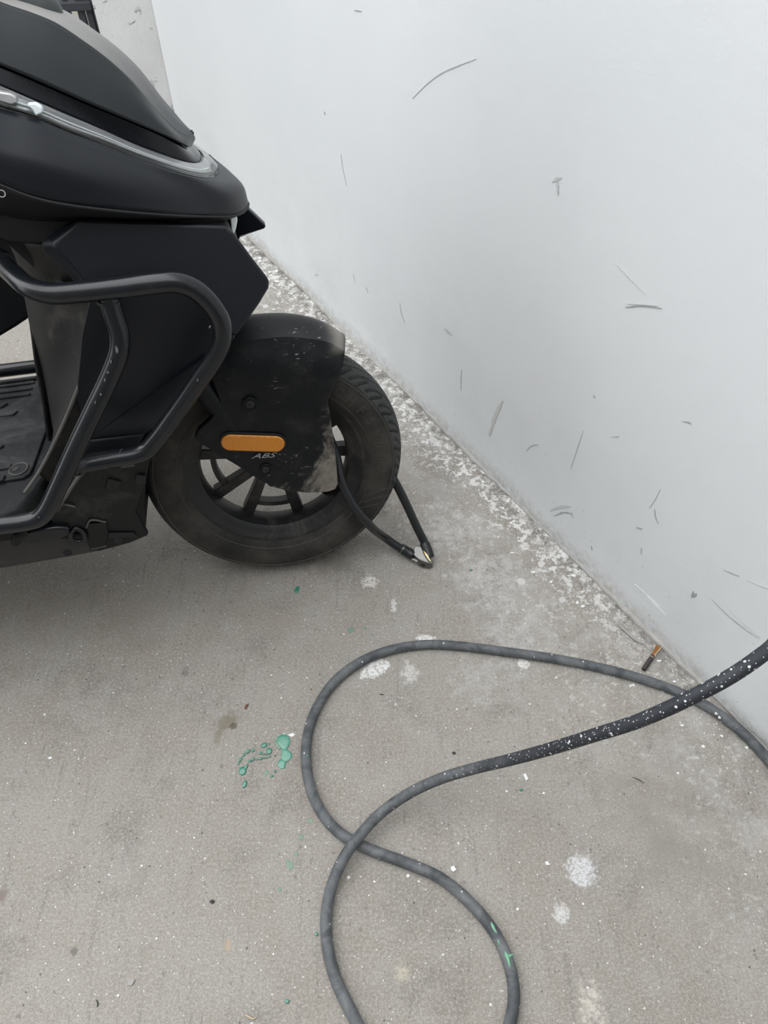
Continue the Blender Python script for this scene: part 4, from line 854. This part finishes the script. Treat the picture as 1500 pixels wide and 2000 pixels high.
# ------------------------------------------------------------------ green paint on the floor
def blob(name, outline, h, mat, n=36, parent=None):
    """low domed puddle from a closed outline of floor points"""
    C = crom([(p[0], p[1]) for p in outline], n, True); c = C.mean(0); V, Fc = [], []
    lev = [(1.0, 0.0), (0.96, .55), (0.84, .85), (0.6, 0.97), (0.3, 1.0)]
    for k, z in lev:
        for q in C: V.append(((q[0] - c[0]) * k + c[0], (q[1] - c[1]) * k + c[1], z * h + .0001))
    V.append((c[0], c[1], h))
    for l in range(4):
        for i in range(n): Fc.append((l * n + i, l * n + (i + 1) % n, (l + 1) * n + (i + 1) % n, (l + 1) * n + i))
    for i in range(n): Fc.append((4 * n + i, 4 * n + (i + 1) % n, 5 * n))
    o = mk(name, V, Fc, mat, parent or floor, 60); return o
b = blob('green_paint_puddle', [(-0.1704,0.5117,0), (-0.1624,0.509,0), (-0.1575,0.501,0), (-0.1592,0.4904,0), (-0.1655,0.4834,0), (-0.1718,0.4869,0), (-0.1794,0.4957,0), (-0.1795,0.5063,0)], 0.0016, M_green); b['label'] = 'spilt green paint puddle'
blob('green_paint_puddle', [(-0.1685,0.4886,0), (-0.1605,0.4851,0), (-0.1532,0.4782,0), (-0.1527,0.4712,0), (-0.1574,0.4661,0), (-0.1639,0.4635,0), (-0.1695,0.4695,0), (-0.1705,0.4816,0)], 0.0015, M_green)
blob('green_paint_puddle', [(-0.1711,0.4686,0), (-0.1634,0.4669,0), (-0.1619,0.4592,0), (-0.1647,0.4524,0), (-0.1716,0.4541,0), (-0.1755,0.4601,0)], 0.0014, M_green)
blob('green_paint_puddle', [(-0.1853,0.5046,0), (-0.1795,0.4975,0), (-0.1709,0.4869,0), (-0.1741,0.4843,0), (-0.1817,0.4922,0)], 0.0018, M_greenfade)
def drop(x, y, z, a, b, rot, mat, h=0.0022):
    blob('green_paint_drop', [(x + a * math.cos(t) * math.cos(rot) - b * math.sin(t) * math.sin(rot), y + a * math.cos(t) * math.sin(rot) + b * math.sin(t) * math.cos(rot)) for t in np.linspace(0, 2 * math.pi, 8, endpoint=False)], h, mat, 20)
for p, a, b_, r_ in (((-0.2316,0.449,0), .0062, .0075, 0), ((-0.2265,0.4558,0), .0022, .005, -.5), ((-0.2258,0.4273,0), .0034, .0065, -.25), ((-0.2005,0.4922,0), .0055, .0042, .5), ((-0.191,0.4825,0), .0050, .0056, .1), ((-0.2052,0.479,0), .0027, .0026, 0),
                     ((-0.2268,0.4816,0), .0042, .0028, .6), ((-0.2184,0.4834,0), .0036, .0024, 0), ((-0.2329,0.4755,0), .0020, .0034, -.5), ((-0.2371,0.4678,0), .0022, .0040, -.5), ((-0.2389,0.4618,0), .0014, .0030, -.5), ((-0.2216,0.4652,0), .0030, .0022, .5), ((-0.2168,0.4678,0), .0036, .0020, .5),
                     ((-0.2042,0.4695,0), .0040, .0024, .3), ((-0.1984,0.4704,0), .0016, .0012, 0), ((-0.1942,0.4712,0), .0015, .0015, 0), ((-0.1893,0.473,0), .0018, .0016, 0), ((-0.1999,0.4773,0), .0015, .0016, 0), ((-0.1956,0.4764,0), .0017, .0014, 0), ((-0.2108,0.4678,0), .0015, .0015, 0),
                     ((-0.1786,0.4482,0), .0022, .0022, 0), ((-0.183,0.4406,0), .0028, .0024, 0), ((-0.181,0.4747,0), .0013, .0015, 0), ((-0.1922,0.4948,0), .0016, .0013, 0), ((-0.1673,0.7998,0), .0044, .0085, -.3), ((-0.0977,0.2112,0), .0026, .0026, 0), ((0.1705,0.8448,0), .0030, .0016, 0), ((-0.1335,0.1289,0), .0032, .0028, 0), ((0.2214,0.4182,0), .003, .002, 0)):
    drop(*p, a, b_, r_, M_greendk)
for p, a, b_ in (((-0.1927,0.4465,0), .0042, .0042), ((-0.0616,0.7114,0), .0065, .006), ((-0.0361,0.7146,0), .003, .003), ((-0.1161,0.3703,0), .0045, .004), ((-0.129,0.3456,0), .004, .004), ((-0.1344,0.3208,0), .003, .003), ((-0.1426,0.3047,0), .0055, .006), ((-0.1561,0.2703,0), .0034, .0034), ((-0.147,0.3105,0), .003, .003), ((-0.0217,0.7017,0), .002, .002)):
    drop(*p, a, b_, 0, M_greenfade, 0.0003)

# ------------------------------------------------------------------ litter on the floor
def flake(name, outline, h, mat, lift=0.0004, curl=0.0):
    """flat chip with a ragged outline"""
    n = len(outline); c = np.mean([p[:2] for p in outline], 0)
    V = [(p[0] - c[0], p[1] - c[1], lift + curl * R.uniform(0, 1)) for p in outline] + [(p[0] - c[0], p[1] - c[1], lift + h + curl * R.uniform(0, 1)) for p in outline]
    o = mk(name, V, [tuple(range(n)), tuple(range(2 * n - 1, n - 1, -1))] + [(i, (i + 1) % n, n + (i + 1) % n, n + i) for i in range(n)], mat)
    o.location = (c[0], c[1], 0); return o
CHIPS = [
 ([(0.5605,0.5614,0), (0.5655,0.5632,0), (0.5978,0.5335,0), (0.608,0.5326,0), (0.6055,0.5298,0), (0.5933,0.5298,0)], 'long thin white paint splinter under the rising hose by the wall foot'),
 ([(0.4905,0.6495,0), (0.4988,0.6495,0), (0.4981,0.6465,0), (0.4908,0.6465,0)], 'white oblong paint chip just right of the cigarette stub'),
 ([(0.541,0.6333,0), (0.545,0.6313,0), (0.551,0.6223,0), (0.548,0.6213,0)], 'white paint sliver lying along the wall foot above the hose'),
 ([(0.5322,0.6313,0), (0.5421,0.6343,0), (0.5416,0.6323,0), (0.5336,0.6293,0)], 'short white paint sliver next to the longer one at the wall foot'),
 ([(0.5531,0.6055,0), (0.5587,0.6095,0), (0.5563,0.6036,0), (0.5517,0.6036,0)], 'white paint chip where the hose strands cross by the wall'),
 ([(0.4593,0.7531,0), (0.4652,0.7486,0), (0.4723,0.7409,0), (0.4699,0.7387,0), (0.4618,0.7464,0)], 'white paint sliver on the crusty patch at the wall foot'),
 ([(0.1011,0.3018,0), (0.1059,0.3039,0), (0.1095,0.2981,0), (0.1054,0.2952,0), (0.1017,0.2974,0)], 'white paint chip on open concrete inside the hose loop'),
 ([(0.0332,0.2902,0), (0.0372,0.2924,0), (0.0394,0.2888,0), (0.0355,0.2866,0)], 'small white chip left of the larger chip inside the hose loop'),
 ([(-0.0564,0.288,0), (-0.0526,0.2902,0), (-0.0502,0.2873,0), (-0.054,0.2845,0)], 'white chip close inside the left curve of the hose loop'),
 ([(0.2267,0.4431,0), (0.2319,0.4448,0), (0.235,0.4356,0), (0.2306,0.4331,0)], 'pale flake below the rising hose strand on the right'),
 ([(-0.1625,0.5099,0), (-0.1541,0.5135,0), (-0.1495,0.5099,0), (-0.1553,0.5063,0)], 'white flake stuck on top of the green paint puddle'),
 ([(0.6025,0.4895,0), (0.6087,0.4904,0), (0.6063,0.4851,0), (0.6032,0.486,0)], 'white chip just below the hose near the right edge'),
 ([(0.2086,1.1026,0), (0.2175,1.1026,0), (0.2223,1.0938,0), (0.2136,1.0952,0)], 'flat white tile-like chip against the wall foot beyond the lock'),
 ([(0.2453,0.3098,0), (0.25,0.3098,0), (0.2525,0.3047,0), (0.247,0.3047,0)], 'white chip left of the chalky patch on the floor'),
 ([(0.1946,0.2447,0), (0.1986,0.2461,0), (0.1982,0.2427,0), (0.1951,0.242,0)], 'white chip between the hose loop and the lower chalk patch'),
 ([(-0.303,1.8416,0), (-0.2935,1.8464,0), (-0.2924,1.8344,0), (-0.2993,1.832,0)], 'largest white crumb on the far floor beyond the front fender'),
 ([(-0.5564,0.4712,0), (-0.5518,0.473,0), (-0.5483,0.4695,0), (-0.5538,0.4678,0)], 'white chip on the left floor, the nearer pale one below the scooter'),
]
for o_, lab in CHIPS: tag(flake('paint_chip', o_, 0.0012, M_chip, 0.0003, 0.0005), lab, 'paint chip')
def rnd_flake(x, y, r, mat, nm, flat=1.0):
    k = R.integers(5, 8); a0 = R.uniform(0, 6.28)
    return flake(nm, [(x + r * R.uniform(.55, 1.15) * math.cos(a0 + 6.283 * i / k), y + flat * r * R.uniform(.55, 1.15) * math.sin(a0 + 6.283 * i / k)) for i in range(k)], r * 0.35, mat, 0.0001, r * 0.12)
def wall_pt(t, d): return (WM[0] + WD[0] * t + WN[0] * d, WM[1] + WD[1] * t + WN[1] * d)
for i in range(70):                                   # chips strewn along the wall foot
    t = R.uniform(-0.72, 1.15); d = 0.012 + abs(R.normal(0, 0.055)) + 0.01
    x, y = wall_pt(t, d)
    tag(rnd_flake(x, y, R.uniform(.0022, .0052), M_chip, 'paint_crumb', R.uniform(.5, 1)), 'one of the white paint crumbs strewn along the foot of the white wall', 'paint chip', 'white paint crumbs along the wall foot')
for i in range(26):                                   # bigger crumbs at the far end
    x, y = wall_pt(R.uniform(.72, 1.2), 0.02 + abs(R.normal(0, 0.07)))
    tag(rnd_flake(x, y, R.uniform(.0035, .0075), M_chip, 'paint_crumb', R.uniform(.5, .9)), 'one of the larger white paint crumbs on the far floor behind the front wheel', 'paint chip', 'larger white crumbs behind the front wheel')
for i in range(45):                                   # and over the open floor
    x, y = R.uniform(-0.75, 0.55), R.uniform(0.12, 0.72)
    if (x - WM[0]) * WN[0] + (y - WM[1]) * WN[1] < 0.12: continue
    tag(rnd_flake(x, y, R.uniform(.0012, .0027), M_chip, 'paint_crumb', R.uniform(.5, 1)), 'one of the tiny white paint crumbs scattered over the open concrete', 'paint chip', 'white paint crumbs on the open floor')
# grit that nobody could count
V, Fc, Mi = [], [], []
HC = crom([p[:2] for p in hz], 300); HZ = crom(hz, 300)[:, 2]; HC = HC[HZ < .03]
def crumb(x, y, r, mi):
    if np.min((HC[:, 0] - x) ** 2 + (HC[:, 1] - y) ** 2) < .0125 ** 2: return
    b0 = len(V); k = 5; a0 = R.uniform(0, 6.28)
    for i in range(k): V.append((x + r * R.uniform(.6, 1.1) * math.cos(a0 + 6.283 * i / k), y + r * R.uniform(.6, 1.1) * math.sin(a0 + 6.283 * i / k), 0.0))
    V.append((x, y, r * R.uniform(.5, 1)))
    for i in range(k): Fc.append((b0 + i, b0 + (i + 1) % k, b0 + k)); Mi.append(mi)
for i in range(4600):
    t = R.uniform(-0.8, 1.4); d = 0.008 + abs(R.normal(0, 0.05)) * R.uniform(0.2, 1.3)
    if t > .7: d *= 1.5
    x, y = wall_pt(t, d); crumb(x, y, R.uniform(.0004, .0017), 0 if R.uniform() < .6 else 1)
g1 = mk('wall_foot_grit', V, Fc, M_chip2, None, None, 'stuff'); g1.data.materials.append(M_chip); g1.data.polygons.foreach_set('material_index', np.array(Mi, np.int32))
tag(g1, 'grey mortar grit and white paint dust gathered along the foot of the white wall', 'grit')

# cigarette stub
cg = bpy.data.objects.new('cigarette_stub', None); COL.objects.link(cg)
pA, pB = Vector((0.4621,0.6292,0.0042)), Vector((0.4999,0.6762,0.0042)); cg.location = (pA.x, pA.y, 0)
tag(cg, 'dark brown cigarette stub with a flattened rusty end, lying by the wall foot', 'cigarette')
M_paper = simple('dark_brown_paper', (0.045, 0.036, 0.036), 0.6, var=0.15, scale=200)
M_rust = simple('rusty_tobacco', (0.26, 0.105, 0.03), 0.8, var=0.5, scale=160, bump=0.001)
M_cream2 = simple('cream_paper_edge', (0.60, 0.50, 0.33), 0.8)
dv_ = pB - pA; o0 = Vector((pA.x, pA.y, 0)); rl = lambda f, z=0: (pA + dv_ * f - o0) + Vector((0, 0, z))
tube('wrapper', [rl(0), rl(.28), rl(.58)], 0.0043, M_paper, cg, 10, 14, local=False, rr=[(0, .95), (.1, 1), (1, .97)])
tube('wrapper_band', [rl(.50), rl(.515)], 0.0045, M_cream2, cg, 4, 14, local=False)
side = Vector((-dv_.y, dv_.x, 0)).normalized()
fl = [rl(.57) + side * .0040, rl(.80) + side * .0034, rl(1.0) + side * .0050, rl(1.0) - side * .0048, rl(.90) - side * .0046, rl(.72) - side * .0030, rl(.57) - side * .0040]
solid('tobacco_end', [tuple(p + Vector((0, 0, .0006))) for p in fl], [tuple(p - Vector((0, 0, .0036))) for p in fl], M_rust, cg, 0.001, local=False)
ed = [rl(.57) - side * .0042, rl(.72) - side * .0030, rl(.90) - side * .0046, rl(1.0) - side * .0050, rl(1.0) - side * .0038, rl(.88) - side * .0034, rl(.70) - side * .0018, rl(.57) - side * .003]
solid('paper_edge', [tuple(p + Vector((0, 0, .0014))) for p in ed], [tuple(p + Vector((0, 0, -.0030))) for p in ed], M_cream2, cg, 0, local=False)

# small odds and ends on the concrete
M_twig = simple('dark_scrap', (0.035, 0.033, 0.03), 0.8); M_tan = simple('tan_shaving', (0.52, 0.42, 0.28), 0.7); M_red = simple('red_brown_flake', (0.13, 0.055, 0.04), 0.8)
tag(flake('leaf_flake', [(-0.2412,0.5567,0), (-0.2394,0.5642,0), (-0.2344,0.567,0), (-0.2347,0.5614,0), (-0.2385,0.5557,0)], 0.0008, M_red, .0004, .0006), 'small red-brown flake beside the brown floor stain', 'flake')
def scrap(pts, r, mat, nm, lab, cat): return tag(tube(nm, pts, r, mat, None, 12, 7, local=False, rr=[(0, .5), (.5, 1), (1, .5)]), lab, cat)
scrap([(-0.3973,0.1312,0.001), (-0.394,0.1264,0.001), (-0.3938,0.1223,0.001)], 0.0010, M_twig, 'twig', 'tiny curved dark twig on the lower left concrete', 'twig')
scrap([(-0.1896,0.1134,0.001), (-0.1843,0.111,0.002), (-0.1784,0.1086,0.002), (-0.1739,0.1105,0.001)], 0.0014, M_tan, 'wood_shaving', 'tan curled shaving at the bottom edge left of the hose', 'shaving')
scrap([(-0.4282,0.4436,0.001), (-0.4261,0.4419,0.001)], 0.0008, M_twig, 'twig', 'dark speck of twig on the left concrete', 'twig') if False else None
scrap([(0.4046,0.4386,0.001), (0.4146,0.4344,0.001), (0.4217,0.4286,0.001)], 0.0007, M_twig, 'twig', 'thin dark twig on the right concrete below the rising hose', 'twig')
scrap([(-0.0072,0.5837,0.001), (-0.0009,0.5828,0.001)], 0.0010, M_twig, 'twig', 'short dark scrap inside the upper hose loop', 'twig')
scrap([(0.4345,0.7227,0.003), (0.4479,0.7048,0.004), (0.4632,0.6871,0.0035), (0.473,0.6826,0.002)], 0.0028, M_chip2, 'mortar_ridge', 'grey crusty ridge of dried mortar left of the cigarette stub', 'mortar')
pebs = [((-0.3537,0.152,0), .006, 'dark angular pebble on the lower left concrete'), ((-0.2541,0.2543,0), .004, 'small dark pebble right of centre on the left floor'), ((0.1166,0.479,0), .0032, 'dark pebble lying in the middle of the hose loop')]
for p, r_, lab in pebs: tag(rnd_flake(p[0], p[1], r_, M_twig if r_ < .005 else M_chip2, 'pebble', .8), lab, 'pebble')
bpy.context.view_layer.update()
